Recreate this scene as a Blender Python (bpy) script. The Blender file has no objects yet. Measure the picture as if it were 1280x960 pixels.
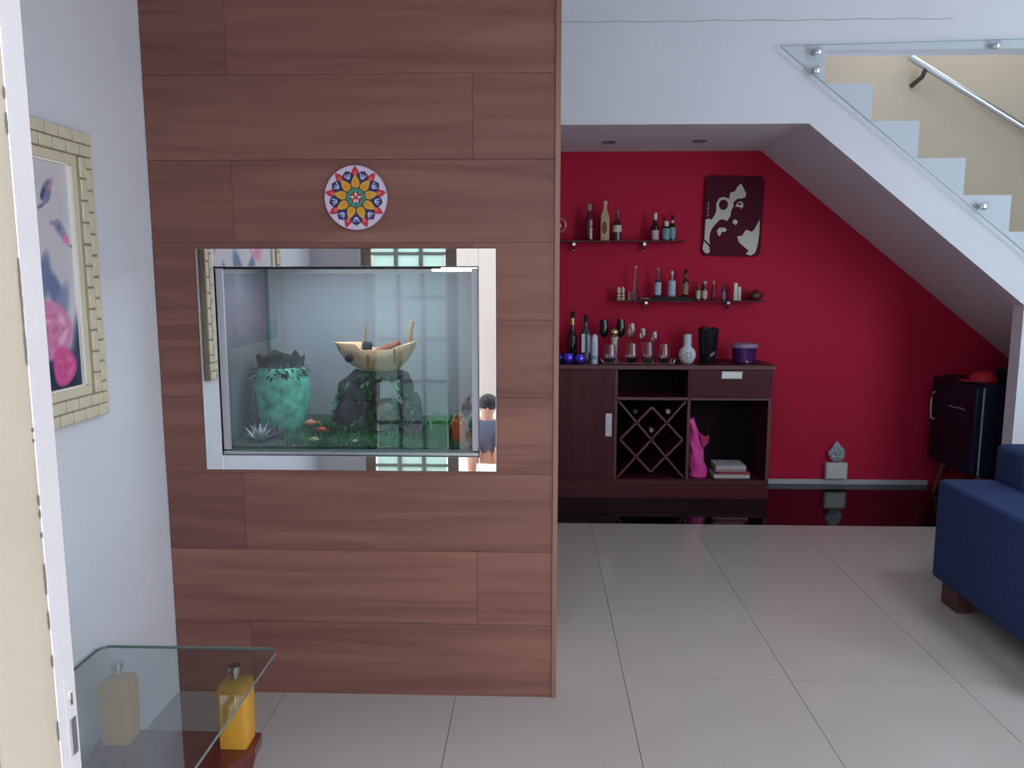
import bpy, bmesh, math, random
from mathutils import Vector, Matrix
random.seed(7)
PI = math.pi
scene = bpy.context.scene
COL = scene.collection

# ------------------------------------------------------------------ camera, sky, daylight, exposure
cam_d = bpy.data.cameras.new('camera')
cam = bpy.data.objects.new('camera', cam_d)
COL.objects.link(cam)
cam.location = (0.0, 0.0, 1.445)
cam.rotation_euler = (math.radians(90 - 7.78), 0, math.radians(1.874))
cam_d.sensor_width = 36.0
cam_d.lens = 974.6 / 1280 * 36.0
cam_d.clip_start = 0.02
scene.camera = cam

world = bpy.data.worlds.new('overcast_sky')
scene.world = world
world.use_nodes = True
bg = world.node_tree.nodes['Background']
bg.inputs['Color'].default_value = (0.78, 0.88, 1.0, 1)
bg.inputs['Strength'].default_value = 3.0

def area_light(name, loc, rot, sx, sy, power, color=(0.76, 0.88, 1.0), portal=False, spread=None):
    d = bpy.data.lights.new(name, 'AREA')
    d.shape = 'RECTANGLE'; d.size = sx; d.size_y = sy; d.energy = power; d.color = color
    if spread: d.spread = spread
    if portal: d.cycles.is_portal = True
    o = bpy.data.objects.new(name, d); COL.objects.link(o)
    o.location = loc; o.rotation_euler = rot
    return o
# daylight in the openings of the place: the front window, the roof light and the open doorway; plus a stair well fill
area_light('window_daylight', (4.1, 0.64, 1.6), (PI/2, 0, 0), 1.3, 2.8, 66)
area_light('roof_light_daylight', (2.55, 1.75, 3.46), (0, 0, 0), 0.7, 0.7, 13, spread=math.radians(100))
area_light('stair_well_fill', (2.6, 4.98, 3.46), (0, 0, 0), 1.4, 0.6, 2.0, (1, 0.96, 0.9))  # unseen upstairs source, added to brighten the beige stair wall
area_light('doorway_portal', (0.6, 0.60, 1.2), (PI/2, 0, 0), 2.1, 2.4, 1, portal=True)

vs = scene.view_settings
vs.view_transform = 'Standard'; vs.look = 'None'; vs.gamma = 1.0; vs.use_curve_mapping = False
vs.exposure = 0.38
cy = scene.cycles
cy.use_denoising = True
cy.max_bounces = 10; cy.diffuse_bounces = 5; cy.glossy_bounces = 5
cy.transmission_bounces = 8; cy.transparent_max_bounces = 16
cy.caustics_reflective = False; cy.caustics_refractive = False
cy.sample_clamp_indirect = 6

# ------------------------------------------------------------------ materials
def lin(c):
    return tuple(((v/255)/12.92 if v/255 <= .04045 else ((v/255+.055)/1.055)**2.4) for v in c)
MATS = {}
def mat(name, rgb=(200, 200, 200), rough=.5, metal=0, spec=.5, noise=0, nscale=20, bump=0, bscale=80, emit=None, estr=0, coat=0, lin_rgb=None, stretch=None):
    if name in MATS: return MATS[name]
    m = bpy.data.materials.new(name); m.use_nodes = True
    nt = m.node_tree; b = nt.nodes['Principled BSDF']
    c = lin_rgb if lin_rgb else lin(rgb)
    b.inputs['Base Color'].default_value = (*c, 1)
    b.inputs['Roughness'].default_value = rough
    b.inputs['Metallic'].default_value = metal
    b.inputs['Specular IOR Level'].default_value = spec
    if coat: b.inputs['Coat Weight'].default_value = coat; b.inputs['Coat Roughness'].default_value = .05
    if emit:
        b.inputs['Emission Color'].default_value = (*lin(emit), 1); b.inputs['Emission Strength'].default_value = estr
    tc = None
    if noise or bump:
        tc = nt.nodes.new('ShaderNodeTexCoord'); mp = nt.nodes.new('ShaderNodeMapping')
        nt.links.new(tc.outputs['Object'], mp.inputs['Vector'])
        if stretch: mp.inputs['Scale'].default_value = stretch
    if noise:
        n = nt.nodes.new('ShaderNodeTexNoise'); n.inputs['Scale'].default_value = nscale; n.inputs['Detail'].default_value = 5
        nt.links.new(mp.outputs[0], n.inputs['Vector'])
        r = nt.nodes.new('ShaderNodeValToRGB')
        r.color_ramp.elements[0].position = .3; r.color_ramp.elements[1].position = .7
        r.color_ramp.elements[0].color = (*[max(0, v*(1-noise)) for v in c], 1)
        r.color_ramp.elements[1].color = (*[min(1, v*(1+noise)) for v in c], 1)
        nt.links.new(n.outputs['Fac'], r.inputs[0]); nt.links.new(r.outputs[0], b.inputs['Base Color'])
    if bump:
        n2 = nt.nodes.new('ShaderNodeTexNoise'); n2.inputs['Scale'].default_value = bscale; n2.inputs['Detail'].default_value = 4
        nt.links.new(mp.outputs[0], n2.inputs['Vector'])
        bn = nt.nodes.new('ShaderNodeBump'); bn.inputs['Strength'].default_value = bump; bn.inputs['Distance'].default_value = .004
        nt.links.new(n2.outputs['Fac'], bn.inputs['Height']); nt.links.new(bn.outputs[0], b.inputs['Normal'])
    MATS[name] = m
    return m

def thin_glass(name, tint=(235, 245, 242), refl=1.0, base=.04, rough=0.0, tint_lin=None):
    """a thin pane: Fresnel-like mix of straight-through light and mirror reflection"""
    if name in MATS: return MATS[name]
    m = bpy.data.materials.new(name); m.use_nodes = True
    nt = m.node_tree; nt.nodes.clear()
    out = nt.nodes.new('ShaderNodeOutputMaterial'); mix = nt.nodes.new('ShaderNodeMixShader')
    tr = nt.nodes.new('ShaderNodeBsdfTransparent'); gl = nt.nodes.new('ShaderNodeBsdfGlossy')
    tr.inputs['Color'].default_value = (*(tint_lin or lin(tint)), 1); gl.inputs['Roughness'].default_value = rough
    gl.inputs['Color'].default_value = (.95, .97, 1, 1)
    lw = nt.nodes.new('ShaderNodeLayerWeight'); lw.inputs['Blend'].default_value = .5
    pw = nt.nodes.new('ShaderNodeMath'); pw.operation = 'POWER'; pw.inputs[1].default_value = 4.0
    nt.links.new(lw.outputs['Facing'], pw.inputs[0])
    ma = nt.nodes.new('ShaderNodeMath'); ma.operation = 'MULTIPLY_ADD'; ma.use_clamp = True
    ma.inputs[1].default_value = refl; ma.inputs[2].default_value = base
    nt.links.new(pw.outputs[0], ma.inputs[0]); nt.links.new(ma.outputs[0], mix.inputs[0])
    nt.links.new(tr.outputs[0], mix.inputs[1]); nt.links.new(gl.outputs[0], mix.inputs[2]); nt.links.new(mix.outputs[0], out.inputs[0])
    MATS[name] = m
    return m

def wood_mat(name, dark, mid, light, axis=0, scale=1.0, rough=.5, bump=.15):
    if name in MATS: return MATS[name]
    m = bpy.data.materials.new(name); m.use_nodes = True
    nt = m.node_tree; b = nt.nodes['Principled BSDF']; L = nt.links.new
    tc = nt.nodes.new('ShaderNodeTexCoord'); mp = nt.nodes.new('ShaderNodeMapping'); oi = nt.nodes.new('ShaderNodeObjectInfo')
    s = [26*scale]*3; s[axis] = 1.6*scale; mp.inputs['Scale'].default_value = s
    va = nt.nodes.new('ShaderNodeVectorMath'); va.operation = 'SCALE'; va.inputs[0].default_value = (7.3, 3.1, 5.7)
    L(oi.outputs['Random'], va.inputs['Scale'])
    ad = nt.nodes.new('ShaderNodeVectorMath'); ad.operation = 'ADD'
    L(tc.outputs['Object'], ad.inputs[0]); L(va.outputs[0], ad.inputs[1]); L(ad.outputs[0], mp.inputs['Vector'])
    n = nt.nodes.new('ShaderNodeTexNoise'); n.inputs['Scale'].default_value = 1.0; n.inputs['Detail'].default_value = 7; n.inputs['Distortion'].default_value = .7
    L(mp.outputs[0], n.inputs['Vector'])
    n3 = nt.nodes.new('ShaderNodeTexNoise'); n3.inputs['Scale'].default_value = .16; n3.inputs['Detail'].default_value = 2
    L(mp.outputs[0], n3.inputs['Vector'])
    mx = nt.nodes.new('ShaderNodeMath'); mx.operation = 'MULTIPLY_ADD'; mx.inputs[1].default_value = .55
    mx2 = nt.nodes.new('ShaderNodeMath'); mx2.operation = 'MULTIPLY'; mx2.inputs[1].default_value = .45
    L(n3.outputs['Fac'], mx2.inputs[0]); L(n.outputs['Fac'], mx.inputs[0]); L(mx2.outputs[0], mx.inputs[2])
    rp = nt.nodes.new('ShaderNodeValToRGB'); e = rp.color_ramp.elements
    e[0].position = .34; e[0].color = (*lin(dark), 1); e[1].position = .66; e[1].color = (*lin(light), 1)
    k = e.new(.5); k.color = (*lin(mid), 1)
    L(mx.outputs[0], rp.inputs[0])
    hs = nt.nodes.new('ShaderNodeHueSaturation')
    mr = nt.nodes.new('ShaderNodeMapRange'); mr.inputs['To Min'].default_value = .86; mr.inputs['To Max'].default_value = 1.12
    L(oi.outputs['Random'], mr.inputs['Value']); L(mr.outputs[0], hs.inputs['Value'])
    L(rp.outputs[0], hs.inputs['Color']); L(hs.outputs[0], b.inputs['Base Color'])
    b.inputs['Roughness'].default_value = rough; b.inputs['Specular IOR Level'].default_value = .22
    bn = nt.nodes.new('ShaderNodeBump'); bn.inputs['Strength'].default_value = bump; bn.inputs['Distance'].default_value = .003
    L(n.outputs['Fac'], bn.inputs['Height']); L(bn.outputs[0], b.inputs['Normal'])
    MATS[name] = m
    return m

def paint_mat(name, rough=.5):
    if name in MATS: return MATS[name]
    m = bpy.data.materials.new(name); m.use_nodes = True
    nt = m.node_tree; b = nt.nodes['Principled BSDF']
    a = nt.nodes.new('ShaderNodeAttribute'); a.attribute_name = 'paint'
    nt.links.new(a.outputs['Color'], b.inputs['Base Color']); b.inputs['Roughness'].default_value = rough
    MATS[name] = m
    return m

M_WALL = mat('plaster_white', (228, 228, 236), .7, noise=.02, nscale=3, bump=.06, bscale=60)
M_STAIR = mat('plaster_stair', (224, 223, 232), .7, noise=.02, nscale=2, bump=.05, bscale=50)
M_CEIL = mat('plaster_ceiling', (236, 235, 233), .8)
M_RED = mat('plaster_red', (182, 28, 62), .75, spec=.2, noise=.05, nscale=1.5, bump=.05, bscale=70)
M_BEIGE = mat('plaster_beige', (172, 156, 136), .7, noise=.03, nscale=3)
M_TILE = mat('porcelain_tile', (176, 166, 160), .16, noise=.025, nscale=2.5, spec=.5)
M_GROUT = mat('grout', (120, 113, 108), .9)
M_BLACKTILE = mat('black_granite', (16, 9, 13), .06, noise=.25, nscale=120, spec=.35)
M_PLANK = wood_mat('brown_wood_cladding', (118, 78, 70), (138, 94, 85), (154, 108, 96), 0, .8, .42)
M_TRIMW = mat('wood_edge_strip', (150, 108, 92), .4)
M_WENGE = wood_mat('wenge_veneer', (70, 28, 34), (80, 34, 40), (90, 41, 46), 0, 1.4, .4, .05)
M_WENGE_V = wood_mat('wenge_veneer_upright', (70, 28, 34), (80, 34, 40), (90, 41, 46), 2, 1.4, .4, .05)
M_WEDGE = mat('wenge_edge', (96, 56, 56), .5)
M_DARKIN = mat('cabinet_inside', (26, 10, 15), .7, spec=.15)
M_CHROME = mat('chrome', (215, 218, 222), .12, metal=1)
M_STEEL = mat('brushed_steel', (190, 192, 196), .3, metal=1)
M_MIRROR = mat('mirror_trim', (242, 243, 244), .015, metal=1)
M_ALU = mat('pale_aluminium', (184, 180, 190), .45)
M_BLUE = mat('navy_fabric', (44, 58, 96), .9, noise=.15, nscale=90, bump=.25, bscale=400, spec=.2)
M_BLUED = mat('navy_fabric_cushion', (40, 52, 88), .9, noise=.15, nscale=90, bump=.25, bscale=400, spec=.2)
M_LEGW = mat('dark_wood_leg', (74, 40, 34), .4)
M_CREAMD = mat('cream_enamel', (158, 146, 130), .35, noise=.06, nscale=6)
M_WHITED = mat('white_enamel_worn', (208, 201, 201), .4, noise=.03, nscale=14)
M_CHIP = mat('bare_metal_chip', (96, 84, 74), .6)
M_BLACK = mat('black_gloss', (16, 15, 20), .25)
M_WHITE = mat('white_gloss', (232, 232, 232), .3)
M_GLASS = thin_glass('clear_glass', (244, 248, 247), .8, .02)
M_GLASSEDGE = mat('green_glass_edge', (120, 160, 150), .15)
M_SHELF = thin_glass('smoked_shelf_glass', (80, 66, 70), 1.0, .05)

# ------------------------------------------------------------------ mesh helpers
class B:
    def __init__(s): s.bm = bmesh.new()
    def box(s, x0, x1, y0, y1, z0, z1, bev=0, seg=2):
        t = bmesh.new()
        bmesh.ops.create_cube(t, size=1)
        for v in t.verts:
            v.co = Vector((x0 if v.co.x < 0 else x1, y0 if v.co.y < 0 else y1, z0 if v.co.z < 0 else z1))
        if bev: bmesh.ops.bevel(t, geom=t.edges[:], offset=bev, segments=seg, profile=.5, affect='EDGES', clamp_overlap=True)
        return s.add(t)
    def add(s, t, mx=None):
        if mx is not None: bmesh.ops.transform(t, matrix=mx, verts=t.verts)
        me = bpy.data.meshes.new('tmp'); t.to_mesh(me); t.free()
        s.bm.from_mesh(me); bpy.data.meshes.remove(me)
        return s
    def lathe(s, prof, c=(0, 0, 0), n=20, axis='z', close=True):
        bm = s.bm; rings = []
        for r, z in prof:
            ring = []
            for k in range(n):
                a = 2*PI*k/n
                p = (r*math.cos(a), r*math.sin(a), z)
                if axis == 'y': p = (p[0], p[2], p[1])
                if axis == 'x': p = (p[2], p[0], p[1])
                ring.append(bm.verts.new((c[0]+p[0], c[1]+p[1], c[2]+p[2])))
            rings.append(ring)
        for a, b in zip(rings, rings[1:]):
            for k in range(n):
                bm.faces.new((a[k], a[(k+1) % n], b[(k+1) % n], b[k]))
        if close:
            bm.faces.new(rings[0][::-1]); bm.faces.new(rings[-1])
        return s
    def tube(s, pts, rad, n=10, caps=True):
        bm = s.bm; pts = [Vector(p) for p in pts]; rings = []
        up = Vector((0, 0, 1))
        for i, p in enumerate(pts):
            d = (pts[min(i+1, len(pts)-1)] - pts[max(i-1, 0)]).normalized()
            a = d.cross(up if abs(d.z) < .95 else Vector((1, 0, 0))).normalized(); b = d.cross(a)
            r = rad[i] if isinstance(rad, (list, tuple)) else rad
            rings.append([bm.verts.new(p + r*(math.cos(2*PI*k/n)*a + math.sin(2*PI*k/n)*b)) for k in range(n)])
        for a, b in zip(rings, rings[1:]):
            for k in range(n): bm.faces.new((a[k], a[(k+1) % n], b[(k+1) % n], b[k]))
        if caps: bm.faces.new(rings[0][::-1]); bm.faces.new(rings[-1])
        return s
    def prism(s, poly, a, b, axis='y'):
        """poly in the plane across the axis: y -> (x,z), z -> (x,y), x -> (y,z)"""
        bm = s.bm
        def P(u, v, w): return {'y': (u, w, v), 'z': (u, v, w), 'x': (w, u, v)}[axis]
        A = [bm.verts.new(P(u, v, a)) for u, v in poly]; C = [bm.verts.new(P(u, v, b)) for u, v in poly]
        n = len(poly)
        bm.faces.new(A); bm.faces.new(C[::-1])
        for k in range(n): bm.faces.new((A[k], C[k], C[(k+1) % n], A[(k+1) % n]))
        return s
    def ball(s, c, r, sub=2, rough=0, sc=(1, 1, 1)):
        t = bmesh.new(); bmesh.ops.create_icosphere(t, subdivisions=sub, radius=1)
        for v in t.verts:
            k = 1 + random.uniform(-rough, rough)
            v.co = Vector((c[0]+v.co.x*r*k*sc[0], c[1]+v.co.y*r*k*sc[1], c[2]+v.co.z*r*k*sc[2]))
        return s.add(t)
    def leaf(s, p, d, l, w, bend=0):
        """one bent blade from p along d"""
        p = Vector(p); d = Vector(d).normalized(); a = d.cross(Vector((0, 0, 1)))
        if a.length < .1: a = Vector((1, 0, 0))
        a.normalize(); bm = s.bm
        q0, q1 = bm.verts.new(p - a*w*.5), bm.verts.new(p + a*w*.5)
        m = p + d*l*.55
        m0, m1 = bm.verts.new(m - a*w*.45), bm.verts.new(m + a*w*.45)
        t = bm.verts.new(p + d*l - Vector((0, 0, bend*l)))
        bm.faces.new((q0, q1, m1, m0)); bm.faces.new((m0, m1, t))
        return s
    def build(s, name, m, parent=None, smooth=False, local=False, bevel=0):
        bm = s.bm
        bmesh.ops.recalc_face_normals(bm, faces=bm.faces[:])
        if bevel: bmesh.ops.bevel(bm, geom=bm.edges[:], offset=bevel, segments=2, profile=.5, affect='EDGES', clamp_overlap=True)
        if parent is not None and not local:
            o_ = abs_loc(parent)
            bmesh.ops.translate(bm, vec=-o_, verts=bm.verts[:])
        me = bpy.data.meshes.new(name); bm.to_mesh(me); bm.free()
        if smooth:
            for p in me.polygons: p.use_smooth = True
            try: me.set_sharp_from_angle(angle=math.radians(40))
            except Exception: pass
        me.materials.append(m)
        o = bpy.data.objects.new(name, me); COL.objects.link(o)
        if parent is not None: o.parent = parent
        return o
def abs_loc(o):
    v = Vector((0, 0, 0))
    while o is not None: v = v + Vector(o.location); o = o.parent
    return v
def tag(o, label=None, cat=None, group=None, kind=None):
    if label: o['label'] = label
    if cat: o['category'] = cat
    if group: o['group'] = group
    if kind: o['kind'] = kind
    return o
def thing(name, label, cat, loc, group=None, rz=0):
    o = bpy.data.objects.new(name, None); COL.objects.link(o)
    o.location = loc; o.rotation_euler = (0, 0, rz); o.empty_display_size = .05
    return tag(o, label, cat, group)
def inst(src, name, loc, parent=None):
    o = src.copy(); COL.objects.link(o); o.name = name; o.location = loc
    if parent is not None: o.parent = parent
    return o

# ------------------------------------------------------------------ the setting
XL, XR, YF, YS, YB, ZC = -1.257, 5.4, 0.70, 4.495, 5.43, 3.4
# floor: bed of grout and single tiles
fl = tag(B().box(XL-.1, XR+.1, YF-.15, YB+.1, -.12, -.006).build('floor', M_GROUT), 'pale grey polished porcelain floor tiles with fine dark joints', kind='structure')
T = .6; X0, Y0 = .320, 3.285
def cuts(a, b, o):
    k = math.ceil((a - o)/T + 1e-6); r = [a]
    while o + k*T < b - 1e-6: r.append(o + k*T); k += 1
    return r + [b]
tile_me = {}
def lay_tiles(parent, xs, ys, m, z0, z1, g=.0011):
    for xa, xb in zip(xs, xs[1:]):
        for ya, yb in zip(ys, ys[1:]):
            if xb-xa < .01 or yb-ya < .01: continue
            key = (round(xb-xa, 3), round(yb-ya, 3), m.name)
            w, d = xb-xa-2*g, yb-ya-2*g
            if key not in tile_me:
                o = B().box(-w/2, w/2, -d/2, d/2, z0, z1).build('tile', m, parent, local=True); tile_me[key] = o.data
            else:
                o = bpy.data.objects.new('tile', tile_me[key]); COL.objects.link(o); o.parent = parent
            o.location = ((xa+xb)/2, (ya+yb)/2, 0)
YD = 4.487
lay_tiles(fl, cuts(XL, XR, X0), cuts(YF-.14, YD, Y0), M_TILE, -.006, 0)
fd = tag(B().box(XL, XR, YD+.002, YB, -.0055, -.005).build('floor_dark', M_BLACKTILE), 'glossy black stone floor strip under the stairs', kind='structure')
lay_tiles(fd, cuts(XL, XR, X0), [YD+.001, YB], M_BLACKTILE, -.005, 0, .0006)

tag(B().box(XL-.1, XL, YF-.06, YB+.1, 0, ZC).build('wall_left', M_WALL), 'plain bluish white plaster wall on the side with the framed flower painting', kind='structure')
tag(B().box(XR, XR+.1, YF-.06, YB+.1, 0, ZC).build('wall_right', M_WALL), 'plain white plaster wall beyond the sofa', kind='structure')
# ceiling with a roof light opening and the stair well left open
ce = B()
hx0, hx1, hy0, hy1 = 2.2, 2.9, 1.4, 2.1
ce.box(XL-.1, hx0, YF-.06, YS+.12, ZC, ZC+.15); ce.box(hx1, XR+.1, YF-.06, YS+.12, ZC, ZC+.15)
ce.box(hx0, hx1, YF-.06, hy0, ZC, ZC+.15); ce.box(hx0, hx1, hy1, YS+.12, ZC, ZC+.15)
ce.box(XL-.1, 1.6, YS+.12, YB+.1, ZC, ZC+.15); ce.box(3.6, XR+.1, YS+.12, YB+.1, ZC, ZC+.15)
tag(ce.build('ceiling', M_CEIL), 'flat white ceiling of the room', kind='structure')

# red wall below the stair, beige wall above it
SL = .797
def soff(x): return 2.27 - SL*(x-1.50)
tag(B().prism([(XL, 0), (XR, 0), (XR, .03), (4.45, .03), (1.5, 2.40), (XL, 2.40)], YB, YB+.1).build('wall_back', M_RED), 'deep red plaster wall under the white staircase', kind='structure')
tag(B().prism([(XL, 2.40), (1.5, 2.40), (4.45, .03), (XR, .03), (XR, ZC+.15), (XL, ZC+.15)], YB, YB+.1).build('wall_stairwell', M_BEIGE), 'beige plaster wall of the stair well behind the handrail', kind='structure')
tag(B().box(1.52, 2.74, YB-.014, YB, .0, .036, .003).build('baseboard_back', mat('grey_skirting', (178, 178, 184), .4)), 'thin pale grey skirting along the red wall', kind='structure')

# staircase: sloping slab with step blocks; upper wall
st = B()
KX, KZ = .2635, .1995
NS = 11
xe, ze = 1.56+KX*NS, 2.495-KZ*NS
st.prism([(XL, 2.285), (1.487, 2.285), (4.35, .0), (xe, 0.0), (xe, ze), (1.56, 2.495), (XL, 2.495)], YS, YB-.001)
stair = tag(st.build('wall_stair', M_STAIR), 'white staircase side with flat landing soffit and sloping underside', kind='structure')
for k in range(NS):
    x0, z1 = 1.56+KX*k, 2.495-KZ*k
    B().prism([(x0, z1), (x0+KX, z1-KZ), (x0+KX, z1)], YS, YB-.002).build('step', M_STAIR, stair)
# wall over the stair opening and at its left; foot wall
uw = B()
uw.box(XL, 1.560, YS, YS+.12, 2.495, ZC); uw.box(1.560, XR, YS, YS+.12, 2.668, ZC)
tag(uw.build('wall_upper', M_STAIR), 'white plaster wall and beam above the stair opening', kind='structure')
sm = B()
pts = [(.11+i*.0705, 2.826+.0025*math.sin(i*1.7)+.0015*math.sin(i*.6)) for i in range(31)]
for (xa, za), (xb, zb) in zip(pts, pts[1:]): sm.prism([(xa, za-.002), (xb, zb-.002), (xb, zb+.002), (xa, za+.002)], YS-.0025, YS+.001)
tag(sm.build('trim_1', mat('yellowed_seam', (186, 180, 166), .8)), 'thin yellowed plaster seam across the white wall above the bar', kind='structure')
tag(B().prism([(2.735, 0), (4.6, 0), (4.30, .04), (2.735, soff(2.735)+.02)], YS+.001, YS+.10).build('wall_stair_foot', M_STAIR), 'white wall closing the space below the lower stair flight', kind='structure')

# recessed spots in the landing soffit
for i, (x, y) in enumerate([(.44, 5.06), (1.0, 5.03)]):
    t = thing('recessed_spotlight', ['small recessed ceiling spotlight above the upper bottle shelf', 'small recessed ceiling spotlight closer to the sloping stair underside'][i], 'spotlight', (x, y, 2.262), 'spotlights in the landing soffit')
    B().lathe([(.045, .0225), (.047, .018), (.043, .016), (.034, .020), (.034, .0225)], n=24).build('bezel', M_STEEL, t, True, True)
    B().lathe([(.033, .0215), (.0, .0205)], n=20, close=False).build('lens', mat('unlit_lens', (120, 116, 118), .3), t, True, True)

# ------------------------------------------------------------------ wood clad feature wall with the fish tank
WX0, WX1, WY = XL, .070, 2.54
TX0, TX1, TZ0, TZ1 = -1.113, -.135, .803, 1.538      # outer edge of the tank trim
core = B()
cyF, cyB = WY+.012, 3.14
core.box(WX0, TX0+.03, cyF, cyB, 0, ZC); core.box(TX1-.03, WX1-.002, cyF, cyB, 0, ZC)
core.box(TX0+.03, TX1-.03, cyF, cyB, 0, TZ0+.02); core.box(TX0+.03, TX1-.03, cyF, cyB, TZ1-.02, ZC)
core.box(TX0+.03, TX1-.03, cyB-.06, cyB, TZ0+.02, TZ1-.02)
ww = tag(core.build('wall_wood', mat('feature_wall_side', (222, 220, 218), .7)), 'projecting feature wall clad in wide brown wooden planks', kind='structure')
rows = [0, .262, .522, .792, 1.05, 1.308, 1.556, 1.817, 2.078, 2.34, 2.60, 2.86, 3.12, ZC]
joints = [-.99, -.201, -.993, -.207, -.985, -.207, -.985, -.207, -.985, -.207, -.985, -.207, -.985]
PX1 = .052
for i, (za, zb) in enumerate(zip(rows, rows[1:])):
    for xa, xb in ((WX0+.001, joints[i]), (joints[i], PX1)):
        rects = []
        if zb <= TZ0 or za >= TZ1 or xb <= TX0 or xa >= TX1: rects = [[(xa, xb, za, zb)]]
        else:
            a = []
            if xa < TX0: a.append((xa, TX0+.012, za, zb))
            if xb > TX1: a.append((TX1-.012, xb, za, zb))
            c0, c1 = max(xa, TX0+.012), min(xb, TX1-.012)
            if za < TZ0: a.append((c0, c1, za, TZ0+.012))
            if zb > TZ1: a.append((c0, c1, TZ1-.012, zb))
            rects = [a] if a else []
        for rl in rects:
            if not rl: continue
            b = B(); off = random.uniform(-.0008, .0008)
            for (p0, p1, q0, q1) in rl:
                g = .0005
                b.box(p0+(g if p0 == xa else 0), p1-(g if p1 == xb else 0), WY+off, cyF, q0+(g if q0 == za else 0), q1-(g if q1 == zb else 0), .0004 if len(rl) == 1 else 0, 1)
            b.build('plank', M_PLANK, ww)
B().box(PX1+.001, WX1, WY-.006, cyF+.004, 0, ZC, .001, 1).build('edge_strip', M_TRIMW, ww)

aq = thing('aquarium', 'built-in glass fish tank framed by mirror-polished trim in the wooden wall', 'aquarium', (-.62, 2.80, TZ0))
fw = .056
B().box(TX0, TX0+fw, WY-.008, WY+.002, TZ0, TZ1, .0012, 1).build('trim', M_MIRROR, aq)
B().box(TX1-fw, TX1, WY-.008, WY+.002, TZ0, TZ1, .0012, 1).build('trim', M_MIRROR, aq)
B().box(TX0+fw+.0005, TX1-fw-.0005, WY-.008, WY+.002, TZ1-.058, TZ1, .0012, 1).build('trim', M_MIRROR, aq)
B().box(TX0+fw+.0005, TX1-fw-.0005, WY-.008, WY+.002, TZ0, TZ0+.050, .0012, 1).build('trim', M_MIRROR, aq)
ix0, ix1, iz0, iz1 = TX0+fw, TX1-fw, TZ0+.050, TZ1-.058
B().box(ix0+.003, ix0+.024, WY+.003, WY+.016, iz0+.018, iz1-.006).build('corner_strip', M_ALU, aq)
B().box(ix1-.024, ix1-.003, WY+.003, WY+.016, iz0+.018, iz1-.006).build('corner_strip', M_ALU, aq)
B().box(ix0+.002, ix1-.002, WY-.003, WY+.022, iz0+.001, iz0+.014, .002, 1).build('bottom_rail', M_STEEL, aq)
gx0, gx1, gz0, gz1 = ix0+.004, ix1-.004, iz0+.015, iz1-.002
gy0, gy1 = WY+.018, 3.03
B().box(gx0, gx1, gy0+.002, gy0+.0022, gz0, gz1-.02).build('front_glass', thin_glass('tank_glass', (232, 238, 240), 1.0, .06), aq)
B().box(gx0, gx1, gy0, gy1, gz0-.004, gz0+.001).build('base_glass', M_GLASSEDGE, aq)
B().box(gx0, gx1, gy1, gy1+.006, gz0, gz1+.026).build('back_panel', mat('tank_back', (166, 168, 174), .35), aq)
B().box(gx0-.008, gx0-.002, gy0, gy1, gz0, gz1+.026).build('side_panel', mat('tank_side', (120, 116, 124), .35), aq)
B().box(gx1+.002, gx1+.008, gy0, gy1, gz0, gz1+.026).build('side_panel', MATS['tank_side'], aq)
for x in (gx0+.0035, gx1-.0045):
    B().box(x-.003, x+.003, gy1-.012, gy1-.001, gz0+.001, gz1).build('glass_seam', mat('teal_glass_seam', (92, 140, 138), .3), aq)
lid = B().box(gx0, gx1, gy0+.05, gy1, gz1+.026, gz1+.036).build('lid', mat('dark_lid', (70, 72, 76), .6), aq)
B().box(gx0, gx1-.12, gy0+.004, gy0+.012, gz1-.006, gz1+.004).build('front_rim', M_BLACK, aq)
B().box(-.345, gx1-.005, gy0+.006, gy0+.03, gz1-.012, gz1-.002).build('lamp_strip', mat('lamp_white', (255, 255, 255), .5, emit=(240, 248, 255), estr=11), aq)
B().box(-.95, -.30, gy0+.10, gy0+.24, gz1+.014, gz1+.022).build('lamp_strip', MATS['lamp_white'], aq)  # unseen rear strip under the lid, added to light the tank inside

# --- inside the tank
TB = gz0+.001
def rock_ball(b, c, r, sc, rough=.16): b.ball(c, r, 2, rough, sc)
sb = B()
nx, ny = 40, 18
vv = [[sb.bm.verts.new((gx0+.002+(gx1-gx0-.004)*i/nx, gy0+.006+(gy1-gy0-.010)*j/ny, TB+.006+.028*j/ny+.006*random.random())) for j in range(ny+1)] for i in range(nx+1)]
for i in range(nx):
    for j in range(ny): sb.bm.faces.new((vv[i][j], vv[i+1][j], vv[i+1][j+1], vv[i][j+1]))
tag(sb.build('gravel_bed', mat('dark_green_gravel', (70, 92, 76), .9, noise=.5, nscale=120), smooth=True), 'dark greenish gravel bed covering the bottom of the fish tank', 'gravel', kind='stuff')
def bedz(y): return TB+.008+.028*(y-gy0)/(gy1-gy0)
tf = B()
for _ in range(2400):
    x = random.uniform(-.93, gx1-.02); y = gy0+.012+random.random()**1.4*.3
    if x < -.88 and y < 2.66: continue
    l = random.uniform(.014, .042)
    tf.leaf((x, y, bedz(y)-.004), (random.uniform(-.6, .6), random.uniform(-.5, .3), 1), l, .004, .1)
tag(tf.build('water_grass', mat('turf_green', (62, 142, 86), .7, noise=.4, nscale=30)), 'short dark green artificial grass spread over the tank bottom', 'grass', kind='stuff')

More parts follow.
